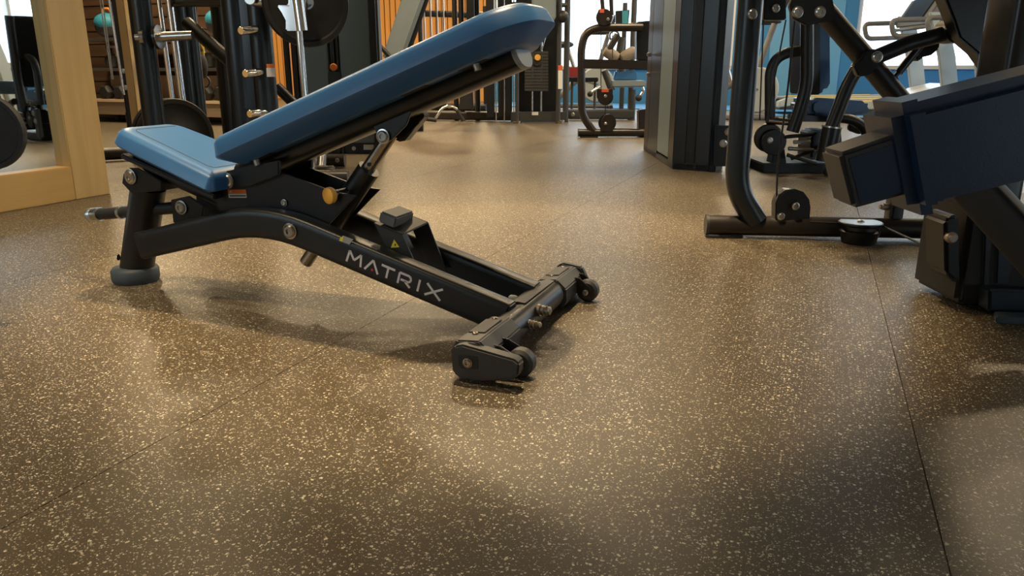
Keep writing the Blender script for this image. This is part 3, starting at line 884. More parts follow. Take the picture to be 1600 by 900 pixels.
# ------------------------------------------------------------------ wall storage with balls, kettlebells and dumbbells
RY = 5.18                                   # front of the rack, in the upright plane y = RY
def VR(px, py): return V(px, py, RY)
zs = [VR(240, y_).z for y_ in (57, 106, 156)]
x0r, x1r = VR(128, 100).x, VR(352, 100).x
rack = thing('storage_rack', 'three tier storage rack against the brown boarded wall', 'rack', ((x0r + x1r) / 2, RY + .2, 0))
for k, z in enumerate(zs):
    slab_box('shelf', x0r, x1r, RY, RY + 0.42, z - 0.035, z, 'steel' if k < 2 else 'pale_shelf', rack, 0.004)
for x_ in (x0r, (x0r + x1r) / 2, x1r):
    for yy in (RY + 0.03, RY + 0.40):
        slab_box('rack_post', x_ - 0.03, x_ + 0.03, yy - 0.02, yy + 0.02, 0, zs[0] + 0.35, 'dark_brown', rack, 0.004)
slab_box('kick_board', x0r, x1r, RY + 0.05, RY + 0.09, 0.09, zs[2] - 0.04, 'pale_shelf', rack, 0.003)
slab_box('back_board', x0r, x1r, RY + 0.36, RY + 0.38, zs[2], zs[2] + 0.26, 'pale_shelf', rack, 0.003)
pxs = [150, 190, 326]
for k, px in enumerate(pxs):
    c = VR(px, 57); c.y += 0.19; c.z = zs[0]
    t = thing('sandbag', 'teal and black soft sandbag ball with orange handles on the top shelf', 'sandbag', c, 'sandbags on the top shelf')
    b = MB(); b.ball(c + Vector((0, 0, .118)), .15, (1.05, .9, .77)); b.build('lower_body', 'rubber', t)
    b = MB(); b.ball(c + Vector((0.01, -0.02, .17)), .145, (1.05, .9, .72)); b.build('upper_body', 'teal', t)
    b = MB(); b.tube([c + Vector(q) for q in ((-.07, 0, .25), (-.05, 0, .32), (.05, 0, .32), (.07, 0, .25))], .014, fillet=.04); b.build('handle', 'orange_fabric', t)
def kettlebell(c, k):
    t = thing('kettlebell', 'black kettlebell with a bright steel handle on the middle shelf', 'kettlebell', c, 'kettlebells on the middle shelf')
    b = MB(); b.lathe(c, (0, 0, 1), [(0, .05), (.01, .075), (.06, .092), (.11, .085), (.15, .05), (.155, .02)], 20); b.build('bell', 'rubber', t)
    b = MB(); b.tube([c + Vector(q) for q in ((-.055, 0, .11), (-.075, 0, .2), (-.04, 0, .235), (.04, 0, .235), (.075, 0, .2), (.055, 0, .11))], .018, fillet=.04, seg=10); b.build('handle', 'brushed_aluminium', t)
for k, px in enumerate((158, 180, 202, 310, 333)):
    c = VR(px, 106); c.y += 0.18; c.z = zs[1] + .001; kettlebell(c, k)
def hex_dumbbell(c):
    t = thing('hex_dumbbell', 'black hexagonal dumbbell lying on the pale bottom shelf', 'dumbbell', c, 'dumbbells on the bottom shelf')
    r = 0.085
    for s in (-1, 1):
        b = MB()
        hexa = lambda k, y: [Vector((c.x + r * k * math.cos(math.pi / 3 * i), c.y + y, c.z + .075 + r * k * math.sin(math.pi / 3 * i))) for i in range(6)]
        b.loft([hexa(.8, s * .06), hexa(1, s * .08), hexa(1, s * .15), hexa(.8, s * .17)]); b.build('head', 'rubber', t, bevel=.004)
    b = MB(); b.cyl((c.x, c.y - .07, c.z + .075), (c.x, c.y + .07, c.z + .075), .016); b.build('grip', 'chrome', t)
for px in (162, 184, 206, 318, 342):
    c = VR(px, 156); c.y += 0.178; c.z = zs[2] + .001; hex_dumbbell(c)
# suspension straps hanging in front of the rack
sd = 6.2
st = thing('suspension_trainer', 'black and yellow suspension straps hanging in front of the storage rack', 'suspension trainer', P(318, 100, sd))
tube_part('strap', ((306, -60), (306, 60), (316, 80)), 5, sd, 'rubber', st)
slab_part('yellow_strap', ((302, 52), (312, 56), (318, 66), (319, 88), (311, 86), (310, 70), (302, 62)), sd, 0.012, 'yellow_stripe', st)
b = MB(); b.ball(P(316, 103, sd), .06, (.75, .6, 1.6)); b.build('buckle', 'rubber', st)
b = MB(); b.torus_like(P(319, 128, sd), FWD_H, [(0, .036), (0, .046), (.02, .046), (.02, .036)], 22); b.build('handle', 'rubber', st)

# ------------------------------------------------------------------ cable tower beside the mirror post
cd = 5.0
ct = thing('cable_tower', 'slim black cable tower with thin cables between wooden post and smith machine', 'gym machine', (P(200, 110, cd).x, P(200, 110, cd).y, 0))
def leaning(name, x0, y0, x1, y1, D, w, mat, parent):
    a, e = P(x0, y0, D), P(x1, y1, D)
    b = MB(); b.tube([a + (a - e) * 0.6, e], w, seg=12); return b.build(name, mat, parent)
leaning('upright', 178, 0, 204, 178, cd, .026, 'black_paint', ct)
leaning('guide_rod', 171, 0, 194, 148, cd - .03, .009, 'chrome', ct)
leaning('cable', 156, 0, 175, 124, cd - .05, .0035, 'steel', ct)
leaning('cable', 160, 0, 177, 124, cd - .05, .0035, 'steel', ct)
leaning('upright', 192, 0, 216, 170, cd + .4, .03, 'brown_black_paint', ct)
for x_, y_ in ((193, 111), (197, 137)): bolt(P(x_, y_, cd - .025), -FWD_H, 0.012, ct)
a, e = P(204, 178, cd), P(216, 170, cd + .4)
b = MB(); b.tube([(a.x - .3, a.y, .05), (e.x + .2, e.y, .05)], .04, seg=14); b.build('base_tube', 'black_paint', ct)
b = MB(); b.tube([(a.x, a.y, a.z + .01), (a.x, a.y, .05)], .03, seg=12); b.tube([(e.x, e.y, e.z + .01), (e.x, e.y, .05)], .03, seg=12); b.build('foot_post', 'black_paint', ct)
# slim wooden upright at the end of the rack
tw = P(208, 100, 4.6)
tag(struct(slab_box('trim_3', tw.x - .03, tw.x + .03, tw.y - .04, tw.y + .04, 0, CEIL, 'maple', None, .004)), 'slim pale wooden upright beside the smith machine', 'post')
del bpy.data.objects['trim_3']['category']

# ------------------------------------------------------------------ plate tree at the very left
pc = P(-26, 206, 2.75)
axt = (RIGHT * .2 - FWD_H).normalized()
pg_ = pc - axt * .10
pt = pg_ - RIGHT * .26
tree = thing('plate_tree', 'black plate tree with chrome pegs at the mirror', 'rack', (pt.x, pt.y, 0))
b = MB(); b.tube([(pt.x, pt.y, 0.02), (pt.x, pt.y, 0.95)], .03, seg=16); b.build('pole', 'black_paint', tree)
b = MB(); b.box((pt.x, pt.y, .02), (.14, .3, .04), YAW); b.build('base', 'black_paint', tree, bevel=.008)
b = MB(); b.tube([pt, pg_, pc + axt * .05], .013, fillet=.03); b.build('peg', 'chrome', tree)
weight_plate(pc, axt, 'black weight plate hanging on the plate tree before the mirror', 0.135, 0.04)
ce = P(-3, 471, 1.72)
b = MB(); b.lathe(ce, -RIGHT - FWD_H * .2, [(0, .012), (.004, .018), (.03, .018), (.05, .014), (.2, .014)], 18)
hb_ = thing('dumbbell', 'chrome ended dumbbell on the floor by the mirror wall', 'dumbbell', (ce.x, ce.y, 0))
b.build('grip', 'chrome', hb_)
cf = F(-4, 590)
b = MB(); b.lathe(Vector((ce.x, ce.y, 0.0)) - RIGHT * .10 + Vector((0, 0, ce.z)), -RIGHT - FWD_H * .2, [(0, ce.z * .9), (.01, ce.z), (.09, ce.z), (.1, ce.z * .9)], 28)
b.build('head', 'rubber', hb_)

# ------------------------------------------------------------------ barbells upright at the slatted wall
bd_ = 12.2
rk = thing('barbell_rack', 'black wall rack holding upright barbells against the wooden slats', 'rack', (P(680, 110, bd_).x, P(680, 110, bd_).y, 0))
a, e = P(655, 21, bd_), P(762, 24, bd_ - .3)
b = MB(); b.tube([a, e], 0, sec=(.12, .09), up=(0, 0, 1)); b.build('holder_rail', 'black_paint', rk, bevel=.004)
for x_ in (656, 758):
    p = P(x_, 21, bd_ - (0 if x_ < 700 else .3)); b = MB(); b.tube([(p.x, p.y, 0), (p.x, p.y, p.z + .1)], .035); b.build('rack_leg', 'black_paint', rk)
b = MB(); b.tube([(a.x, a.y, .05), (e.x, e.y, .05)], 0, sec=(.3, .1), up=(0, 0, 1)); b.build('base_rail', 'black_paint', rk, bevel=.004)
for k, x_ in enumerate((664, 674, 684, 694, 742)):
    p = P(x_, 60, bd_ - .3 * (x_ - 655) / 107 - .13)
    t = thing('barbell', 'steel barbell standing upright against the wooden slats', 'barbell', (p.x, p.y, .1), 'upright barbells in the wall rack')
    b = MB(); b.cyl((p.x, p.y, .1), (p.x, p.y, .52), .025); b.build('sleeve', 'chrome', t)
    b = MB(); b.cyl((p.x, p.y, .52), (p.x, p.y, 1.95), .014); b.build('shaft', 'steel', t)
    b = MB(); b.cyl((p.x, p.y, .50), (p.x, p.y, .58), .042 + .012 * (k % 2)); b.build('collar', 'rubber', t)

# grey incline pad on its bench in front of the slats
gd = 7.6
gi = thing('incline_bench', 'grey padded incline bench before the wooden slat wall', 'weight bench', (P(615, 110, gd).x, P(615, 110, gd).y, 0))
slab_part('back_pad', ((633, -20), (668, -20), (628, 92), (596, 92)), gd, .28, 'grey_vinyl', gi, .02)
tube_part('spine', ((672, -20), (636, 84)), 9, gd + .14, 'satin_black', gi)
q = P(612, 96, gd + .14)
slab_part('seat_pad', ((570, 112), (618, 100), (622, 110), (572, 122)), gd, .28, 'grey_vinyl', gi, .015)
tube_part('strut', ((594, 72), (612, 92)), 7, gd - .02, 'black_paint', gi)
for x_ in (586, 640):
    p = P(x_, 118, gd + .14); b = MB(); b.tube([(p.x, p.y, 0), (p.x, p.y, P(x_, 84, gd).z)], .035); b.build('leg', 'black_paint', gi)
a, e = P(575, 150, gd + .14), P(660, 150, gd + .14)
b = MB(); b.tube([(a.x, a.y, .04), (e.x, e.y, .04)], .038); b.build('base_tube', 'black_paint', gi)
# ------------------------------------------------------------------ cable station in the middle distance
CD = 9.2
cs = thing('cable_station', 'tall black cable station with weight stack, yellow pin and grey head pad', 'gym machine', (P(810, 110, CD).x, P(810, 110, CD).y, 0))
upright(808, CD - .25, .022, 1.02, 'grey_paint', cs)
upright(873, CD - .25, .027, 2.2, 'grey_paint', cs)
upright(885, CD, .034, 2.2, 'grey_paint', cs)
for x_ in (712, 722, 746): upright(x_, CD + .3, .03, 2.2, 'black_paint', cs)
vpanel('guard_panel', 760, 772, CD, .3, 'black_paint', cs, 0.05, 2.2)
vpanel('guard_panel', 778, 800, CD + .05, .25, 'satin_black', cs, 0.05, 2.2)
vpanel('guard_panel', 730, 742, CD + .1, .3, 'satin_black', cs, .7, 2.2)
for x_ in (775, 788, 803): upright(x_, CD - .02, .008, 2.2, 'chrome', cs, 'guide_rod')
vpanel('back_panel', 806, 872, CD + .32, .05, 'satin_black', cs, 0.05, 2.2)
for x_ in (832, 846): upright(x_, CD + .08, .012, 2.2, 'chrome', cs, 'guide_rod', .08)
for k in range(13):
    y0, y1 = 80 + k * 4.85, 80 + k * 4.85 + 4.3
    a = P(820, y1, CD); e = P(857, y0, CD)
    b = MB(); b.prism([(a.x, a.y, a.z), (e.x, e.y, a.z), (e.x, e.y, e.z), (a.x, a.y, e.z)], FWD_H * .16)
    b.build('weight_block', 'dark_grey_plastic', cs, bevel=.003)
b = MB(); kp = P(840, 90, CD); b.lathe(kp, -FWD_H, [(0, .012), (.01, .034), (.03, .036), (.04, .03)], 18); b.build('selector_pin', 'yellow_plastic', cs)
tube_part('pin_lead', ((826, 84), (830, 96), (838, 103), (846, 100)), 3, CD - .02, 'rubber', cs, fillet=.03, r=.008)
slab_part('instruction_label', ((872, 110), (879, 110), (879, 139), (872, 139)), CD - .29, .004, 'white_label', cs, 0)
slab_part('instruction_label', ((872, 102), (879, 102), (879, 110), (872, 110)), CD - .29, .004, 'red_label', cs, 0)
b = MB(); a, e = P(798, 175, CD - .1), P(884, 175, CD - .1)
b.prism([(a.x, a.y, .01), (e.x, e.y, .01), (e.x, e.y, .12), (a.x, a.y, .12)], FWD_H * .12); b.build('base_frame', 'grey_paint', cs, bevel=.005)
slab_part('white_sticker', ((831, 175), (841, 175), (841, 180), (831, 180)), CD - .105, .004, 'white_label', cs, 0)
b = MB(); a, e = P(662, 172, CD + .35), P(800, 172, CD + .1)
b.tube([(a.x, a.y, .06), (e.x, e.y, .06)], 0, sec=(.1, .1), up=(0, 0, 1)); b.build('base_frame', 'brown_black_paint', cs, bevel=.004)
for x_ in (808, 876):
    p = P(x_, 188, CD - .25); b = MB(); b.lathe((p.x, p.y, 0), (0, 0, 1), [(0, .045), (.03, .045), (.04, .03)], 16); b.build('foot', 'bronze_steel', cs)
slab_part('lower_housing', ((718, 150), (722, 142), (738, 136), (739, 172), (718, 172)), CD - .1, .2, 'black_plastic', cs, .01)
slab_part('head_pad', ((831, -30), (869, -30), (869, 26), (863, 37), (850, 40), (838, 37), (831, 26)), CD - .35, .08, 'grey_vinyl', cs, .015)
tube_part('pad_arm', ((800, 7), (832, 7)), 7, CD - .2, 'black_paint', cs)
tube_part('pad_arm', ((868, 8), (886, 8)), 6, CD - .2, 'grey_paint', cs)
b = MB(); b.ball(P(880, 26, CD - .3), .06, (1, 1, 1.1)); b.build('clamp_knob', 'black_plastic', cs)
tube_part('link_bar', ((856, 14), (852, 60), (846, 80)), 3, CD - .05, 'chrome', cs, r=.008)
# bent steel bar lying in front of it
vb = thing('curl_bar', 'bent silver cable handle with black grips on the floor', 'cable handle', F(702, 188))
q = [F(676, 187), F(690, 182)]
g = lambda x_, y_: P(x_, y_, 9.0)
b = MB(); b.tube([g(680, 186), g(692, 168), g(702, 165), g(712, 168), g(716, 174)], .014, fillet=.05, seg=12); b.build('bar', 'chrome', vb)
for p0, p1 in (((665, 186), (682, 188)), ((714, 172), (724, 189))):
    b = MB(); b.cyl(g(*p0), g(*p1), .022); b.build('grip', 'rubber', vb)
p = g(702, 165); b = MB(); b.torus_like(p + Vector((0, 0, -.012)), FWD_H, [(0, .012), (0, .02), (.01, .02), (.01, .012)], 16); b.build('eyelet', 'chrome', vb)

# ------------------------------------------------------------------ low row machine with bent tube frame
LD = 7.05
lr = thing('low_row_machine', 'dark bent tube pulley machine standing before the tall weight tower', 'gym machine', (P(930, 213, LD).x, P(930, 213, LD).y, 0))
tube_part('frame_tube', ((927, 205), (909, 180), (908, 76), (914, 52), (934, 43), (1004, 43)), 11, LD, 'brown_black_paint', lr, fillet=.16, r=.034)
b = MB(); a, e = P(904, 209, LD), P(1012, 207, LD); b.tube([(a.x, a.y, .042), (e.x, e.y, .042)], .034, seg=16); b.build('base_tube', 'brown_black_paint', lr)
b = MB(); b.tube([(a.x, a.y, .042), tuple(Vector((a.x, a.y, .042)) - RIGHT * .006)], .037, seg=16); b.build('tube_cap', 'grey_paint', lr)
b = MB(); p = P(920, 214, LD); b.box((p.x, p.y, .006), (.16, .08, .012), YAW); b.build('foot', 'rubber', lr, bevel=.002)
slab_part('cross_arm', ((907, 92), (1018, 95), (1018, 109), (907, 107)), LD - .03, .07, 'brown_black_paint', lr, .006)
slab_part('counter_box', ((995, 34), (1018, 32), (1018, 95), (995, 95)), LD + .02, .12, 'satin_black', lr, .01)
slab_part('lower_box', ((998, 172), (1012, 170), (1012, 216), (998, 214)), LD + .02, .12, 'brown_black_paint', lr, .01)
def pulley_housing(pxs, D, hub, parent, label=None, wheel=None):
    h_ = slab_part('pulley_housing', pxs, D, .05, 'brown_black_paint', parent, .006)
    bolt(P(hub[0], hub[1], D), -FWD_H, .011, h_)
    if label: slab_part('red_sticker', label, D - .003, .003, 'red_label', h_, 0)
    if wheel:
        b = MB(); b.torus_like(P(wheel[0], wheel[1], D + .05), FWD_H, [(0, .01), (0, wheel[2]), (.01, wheel[2] * .85), (.02, wheel[2]), (.02, .01)], 24); b.build('pulley_wheel', 'rubber', h_)
    return h_
pulley_housing(((933, 139), (958, 139), (957, 152), (951, 162), (944, 165), (937, 160), (933, 152)), LD - .04, (946, 150), lr, ((940, 139), (951, 139), (951, 144), (940, 144)), (946, 152, .07))
pulley_housing(((939, 206), (940, 188), (946, 179), (953, 178), (958, 188), (958, 206)), LD - .04, (946, 193), lr, None, (949, 192, .08))
pulley_housing(((932, 28), (936, 14), (950, 14), (958, 24), (955, 36), (946, 41), (936, 40)), LD - .04, (950, 30), lr, ((937, 14), (944, 14), (944, 20), (937, 20)), (944, 27, .07))
tube_part('pulley_strap', ((939, -20), (942, 14)), 6, LD, 'brown_black_paint', lr)
tube_part('pulley_strap', ((954, -20), (956, 24)), 6, LD, 'brown_black_paint', lr)
for x0, x1, y0, y1 in ((939, 939, 44, 140), (957, 957, 50, 92), (946, 946, 165, 180)):
    tube_part('cable', ((x0, y0), (x1, y1)), 1, LD - .01, 'rubber', lr, r=.004)
tube_part('cable', ((958, 201), (1000, 202)), 1, LD - .02, 'rubber', lr, r=.004)

# ------------------------------------------------------------------ seated machine with roller pads near the window
KD = 9.6
sk = thing('leg_extension_machine', 'grey machine with fat roller pads and a blue grey seat before the window', 'gym machine', (P(955, 110, KD).x, P(955, 110, KD).y, 0))
def roller(px0, py0, px1, py1, w, D, mat, parent):
    a, e = P(px0, py0, D), P(px1, py1, D); L_ = (e - a).length; r_ = R(w, D)
    b = MB(); b.lathe(a, e - a, [(0, r_ * .5), (L_ * .08, r_ * .85), (L_ * .25, r_), (L_ * .75, r_), (L_ * .92, r_ * .85), (L_, r_ * .5)], 20); return b.build('roller_pad', mat, parent)
roller(944, 78, 966, 92, 17, KD, 'tan_foam', sk)
roller(994, 78, 970, 92, 17, KD, 'tan_foam', sk)
slab_part('seat_pad', ((955, 126), (1010, 126), (1010, 136), (957, 137)), KD - .1, .35, 'grey_vinyl', sk, .015)
slab_part('back_pad', ((962, 110), (994, 110), (996, 126), (958, 126)), KD + .2, .1, 'vinyl', sk, .015)
tube_part('link_arm', ((965, 54), (950, 80)), 10, KD - .02, 'brown_black_paint', sk)
tube_part('link_arm', ((972, 58), (968, 80), (972, 112)), 11, KD + .08, 'grey_paint', sk)
tube_part('link_arm', ((944, 110), (956, 142)), 10, KD - .05, 'grey_paint', sk)
b = MB(); b.torus_like(P(960, 56, KD), FWD_H, [(0, .045), (0, .065), (.04, .065), (.04, .045)], 22); b.build('ring_handle', 'bronze_steel', sk)
p = P(988, 140, KD); b = MB(); b.tube([(p.x, p.y, 0), p], .045); b.build('post', 'grey_paint', sk)
b = MB(); a, e = P(888, 172, KD), P(990, 172, KD); b.tube([(a.x, a.y, .07), (e.x, e.y, .07)], 0, sec=(.1, .12), up=(0, 0, 1)); b.build('base_frame', 'grey_paint', sk, bevel=.005)
bolt(Vector((a.x, a.y, .07)) + RIGHT * .05 - FWD_H * .055, -FWD_H, .02, sk)
for pts in (((922, 146), (930, 140), (940, 134)), ((1000, 150), (1006, 142), (1004, 136))):
    tube_part('hand_grip', pts, 5, KD - .15, 'chrome', sk, fillet=.05, r=.016)
b = MB(); b.ball(P(922, 147, KD - .15), .035); b.build('grip_end', 'rubber', sk)
b = MB(); b.ball(P(998, 153, KD - .15), .04); b.build('grip_end', 'rubber', sk)
slab_part('display', ((962, 17), (984, 15), (982, 38), (962, 38)), KD + .6, .05, 'satin_black', sk, .005)
slab_part('display_screen', ((972, 17), (982, 16), (981, 36), (972, 37)), KD + .59, .008, 'screen', sk, 0)
upright(987, KD + .62, .035, 2.0, 'grey_paint', sk)
upright(973, KD + .66, .03, 1.4, 'grey_paint', sk)
slab_part('orange_clip', ((981, 36), (990, 36), (990, 41), (981, 41)), KD + .55, .05, 'yellow_plastic', sk, .004)

# low bench with a dark red box by the window
wb_ = thing('flat_bench', 'low dark bench with steel frame under the window by the cable station', 'weight bench', (P(905, 110, 11.3).x, P(905, 110, 11.3).y, 0))
slab_part('pad', ((888, 121), (935, 121), (935, 128), (888, 128)), 11.2, .3, 'satin_black', wb_, .01)
for x_ in (894, 930): to_floor(x_, 11.3, 4, 126, 'grey_paint', wb_, 'leg')
p = P(898, 121, 11.3)
tag(slab_part('storage_box', ((889, 105), (908, 105), (908, 120.6), (889, 120.6)), 11.25, .2, 'dark_red', None, .006), 'dark red box resting on the low bench under the window', 'box')

# exercise bike in front of the window
def bike(px, D, name_label, z0=0.0):
    o = P(px, 110, D); o.z = z0
    t = thing('exercise_bike', name_label, 'exercise bike', o)
    L = lambda a, z, c=0: o + RIGHT * a + FWD_H * c + Vector((0, 0, z))
    b = MB(); b.tube([L(-.5, .04), L(.5, .04)], .035); b.build('base_bar', 'grey_plastic', t)
    b = MB(); b.tube([L(-.45, .03, -.25), L(-.45, .03, .25)], .03); b.build('foot_bar', 'black_plastic', t)
    b = MB(); b.tube([L(.45, .03, -.25), L(.45, .03, .25)], .03); b.build('foot_bar', 'black_plastic', t)
    b = MB(); b.torus_like(L(.25, .36, -.04), FWD_H, [(0, .02), (0, .25), (.02, .27), (.06, .27), (.08, .25), (.08, .02)], 30); b.build('flywheel_cover', 'pale_grey_plastic', t)
    b = MB(); b.tube([L(-.45, .06), L(-.05, .45), L(.25, .36)], .045, fillet=.1); b.build('frame', 'grey_plastic', t)
    b = MB(); b.tube([L(-.05, .45), L(-.22, .92)], .03); b.build('seat_post', 'steel', t)
    b = MB(); b.ball(L(-.26, .95), .13, (1.1, .8, .4)); b.build('saddle', 'black_plastic', t)
    b = MB(); b.tube([L(.2, .4), L(.42, 1.15)], .035); b.build('handle_post', 'grey_plastic', t)
    b = MB(); b.tube([L(.15, 1.12, -.2), L(.42, 1.12, -.2), L(.42, 1.12, .2), L(.15, 1.12, .2)], .02, fillet=.08); b.build('handlebar', 'black_plastic', t)
    b = MB(); b.prism([L(.40, 1.18, -.12), L(.40, 1.18, .12), L(.48, 1.38, .12), L(.48, 1.38, -.12)], RIGHT * .05); b.build('console', 'black_plastic', t, bevel=.006)
bike(908, 12.3, 'grey exercise bike before the window beside the cable station', 0.0125)
bike(1150, 9.4, 'grey exercise bike before the blue wall beside the tall tower')

# ------------------------------------------------------------------ tall tower
A_, B_, C_ = P(1011, 110, 5.9), P(1059, 110, 4.72), P(1129, 110, 4.58)
tw_ = thing('weight_tower', 'tall dark weight tower with pale glass side panel', 'gym machine', (B_.x, B_.y, 0))
TH = 2.3
def vquad(name, p, q, th, mat, z0=0.0, z1=TH, inward=None, bevel=.006):
    p, q = Vector(p), Vector(q)
    n = Vector((q.y - p.y, -(q.x - p.x), 0)).normalized()
    if n.dot(inward) < 0: n = -n
    b = MB(); b.prism([(p.x, p.y, z0), (q.x, q.y, z0), (q.x, q.y, z1), (p.x, p.y, z1)], n * th)
    return b.build(name, mat, tw_, bevel=bevel)
inn = (C_ - B_).normalized()
ab = lambda t: A_ + (B_ - A_) * t
vquad('side_post', ab(0), ab(.16), .10, 'brown_black_paint', inward=inn)
vquad('side_post', ab(.16), ab(.50), .09, 'blue_black_paint', inward=inn)
vquad('glass_panel', ab(.50), ab(.86), .02, 'shroud', .05, TH, inn)
vquad('side_post', ab(.86), ab(1.0), .10, 'satin_black', inward=inn)
bc = lambda t: B_ + (C_ - B_) * t
vquad('front_panel', bc(.0), bc(.30), .12, 'satin_black', inward=FWD_H)
vquad('front_panel', bc(.30), bc(.52), .10, 'black_plastic', inward=FWD_H)
vquad('front_panel', bc(.52), bc(.96), .12, 'blue_black_paint', inward=FWD_H)
vquad('edge_strip', bc(.96), bc(1.0), .14, 'grey_plastic', inward=FWD_H)
vquad('back_panel', A_ + inn * .45, A_ + inn * .1, .05, 'satin_black', inward=-FWD_H)
vquad('side_panel', C_, C_ + FWD_H * 1.1, .04, 'blue_black_paint', inward=-inn)
b = MB(); b.prism([Vector((p.x, p.y, 0)) for p in (A_, B_, C_, C_ + FWD_H * 1.1)], (0, 0, .04)); b.build('base_plate', 'satin_black', tw_, bevel=.004)
slab_part('fixing_plate', ((1119, 196), (1142, 196), (1140, 260), (1117, 260)), 4.45, .03, 'blue_black_paint', tw_, .003)
for x_, y_ in ((1138, 206), (1130, 224)): bolt(P(x_, y_, 4.45), -FWD_H, .018, tw_)
for x_, y_ in ((1014, 85), (1022, 86), (1013, 116), (1021, 117)): bolt(P(x_, y_, 5.7), -FWD_H, .014, tw_)
# ------------------------------------------------------------------ cable crossover base on the right
XD = 2.72
lm = thing('lever_press_machine', 'black lever and cable machine with long floor tube, pulleys and crossed arms', 'gym machine', (P(1540, 490, 1.9).x, P(1540, 490, 1.9).y, 0))
xm = lm
a, e = P(1104, 362, XD + .02), P(1500, 372, XD - .06)
a.z = e.z = .043
b = MB(); b.tube([a, e], .036, seg=22); bs = b.build('base_tube', 'brown_black_paint', xm)
dd = (e - a).normalized()
b = MB(); b.tube([a - dd * .006, a + dd * .004], .038, seg=22); b.build('tube_cap', 'grey_paint', bs)
b = MB(); p = a + dd * .085; b.box((p.x, p.y, .007), (.075, .06, .014), YAW); b.build('foot', 'rubber', bs, bevel=.002)
u0 = P(1165, 100, XD); uz = P(1150, 285, XD).z; j = P(1180, 352, XD); j.z = .06
b = MB(); b.tube([(u0.x, u0.y, 2.1), (u0.x, u0.y, uz - .02), j], .041, fillet=.14, seg=24); up_r = b.build('upright', 'blue_black_paint', xm)
bolt(P(1175, 22, XD - .04), -FWD_H, .014, up_r)
hs = slab_part('pulley_housing', ((1212, 348), (1212, 318), (1217, 305), (1228, 297), (1242, 295), (1256, 300), (1265, 312), (1267, 325), (1265, 348)), XD - .03, .05, 'black_paint', xm, .004)
b = MB(); b.torus_like(P(1240, 323, XD - .03), FWD_H, [(.012, .012), (.012, .055), (.02, .050), (.028, .055), (.028, .012)], 30); b.build('pulley_wheel', 'rubber', hs)
bolt(P(1243, 322, XD - .04), -FWD_H, .011, hs); bolt(P(1220, 338, XD - .035), -FWD_H, .011, hs)
tube_part('cable', ((1213, 318), (1215, 260), (1232, 130), (1247, -20)), 2, XD - .01, 'rubber', xm, r=.0035)
hp_ = P(1345, 346, XD - .085)
b = MB(); b.lathe((hp_.x, hp_.y, hp_.z - .078), (0, 0, 1), [(0, .055), (.03, .062), (.046, .068), (.052, .060), (.064, .060), (.070, .073), (.076, .073)], 32); hw_ = b.build('floor_pulley', 'satin_black', xm)
b = MB(); b.lathe((hp_.x, hp_.y, hp_.z - .004), (0, 0, 1), [(0, .070), (.004, .068)], 32); b.build('pulley_plate', 'brushed_aluminium', hw_)
bolt((hp_.x, hp_.y, hp_.z), (0, 0, 1), .010, hw_)
tube_part('cable', ((1266, 347), (1314, 349)), 2, XD - .06, 'rubber', xm, r=.0035)
tube_part('cable', ((1376, 352, XD - .06), (1480, 400, 2.0)), 2, XD, 'rubber', xm, r=.0035)
p = P(1397, 330, XD - .02); b = MB(); b.tube([(p.x, p.y, .04), (p.x, p.y, P(1397, 296, XD).z)], 0, sec=(.055, .05), up=RIGHT); b.build('stub_post', 'satin_black', xm, bevel=.003)
b = MB(); b.lathe(P(1383, 323, XD - .02), -RIGHT, [(-.01, .012), (.01, .012), (.012, .008), (.02, .008)], 14); b.build('bolt', 'rusty_steel', xm)
bolt(P(1458, 370, XD - .09), -FWD_H, .010, bs)
# upper pulley hanging from the top arm
th_ = slab_part('pulley_housing', ((1193, 31), (1195, -10), (1228, -10), (1229, 31)), XD + .2, .04, 'black_paint', xm, .004)
bolt(P(1212, 13, XD + .195), -FWD_H, .012, th_)
tube_part('cable', ((1193, 30), (1187, 188)), 1, XD + .22, 'rubber', xm, r=.0028)
tube_part('cable', ((1228, 31), (1205, 150), (1200, 190)), 1, XD + .22, 'rubber', xm, r=.0028)
tube_part('top_arm', ((1165, -12), (1260, -14)), 18, XD + .1, 'satin_black', xm)

# ------------------------------------------------------------------ lever machine with crossed arms
MD = 2.35
b = MB(); b.tube([P(1225, -55, MD), P(1352, 92, MD), P(1446, 205, MD)], .031, seg=24); la = b.build('lever_arm', 'black_paint', lm)
slab_part('pivot_plate', ((1234, 10), (1240, -10), (1300, -10), (1304, 12), (1304, 30), (1290, 34), (1262, 40), (1240, 30)), MD - .045, .02, 'satin_black', lm, .003)
for x_, y_ in ((1246, 19), (1281, 19)): bolt(P(x_, y_, MD - .045), -FWD_H, .013, la, 'steel')
jp = slab_part('joint_plate', ((1334, 102), (1346, 92), (1352, 82), (1364, 76), (1378, 80), (1382, 92), (1374, 102), (1358, 118), (1342, 120)), MD - .05, .03, 'satin_black', lm, .004)
b = MB(); b.tube([P(1362, 92, MD - .02), P(1420, 68, MD - .02), P(1502, 46, MD - .02)], .022, seg=20); lk = b.build('link_arm', 'black_paint', lm)
bolt(P(1370, 89, MD - .05), -FWD_H, .013, lk); bolt(P(1498, 47, MD - .055), -FWD_H, .015, lk)
b = MB(); b.lathe(P(1498, 47, MD - .05), FWD_H, [(0, .036), (.07, .036)], 24); b.build('pivot_boss', 'satin_black', lk)
b = MB(); b.tube([P(1395, 123, MD), P(1407, 110, MD)], .007, seg=12); b.tube([P(1404, 113, MD), P(1442, 66, MD)], .012, seg=14); ga = b.build('gas_strut', 'satin_black', lm)
b = MB(); b.lathe(P(1390, 128, MD + .01), -FWD_H, [(0, .018), (.02, .018)], 18); b.build('strut_eye', 'rubber', ga)
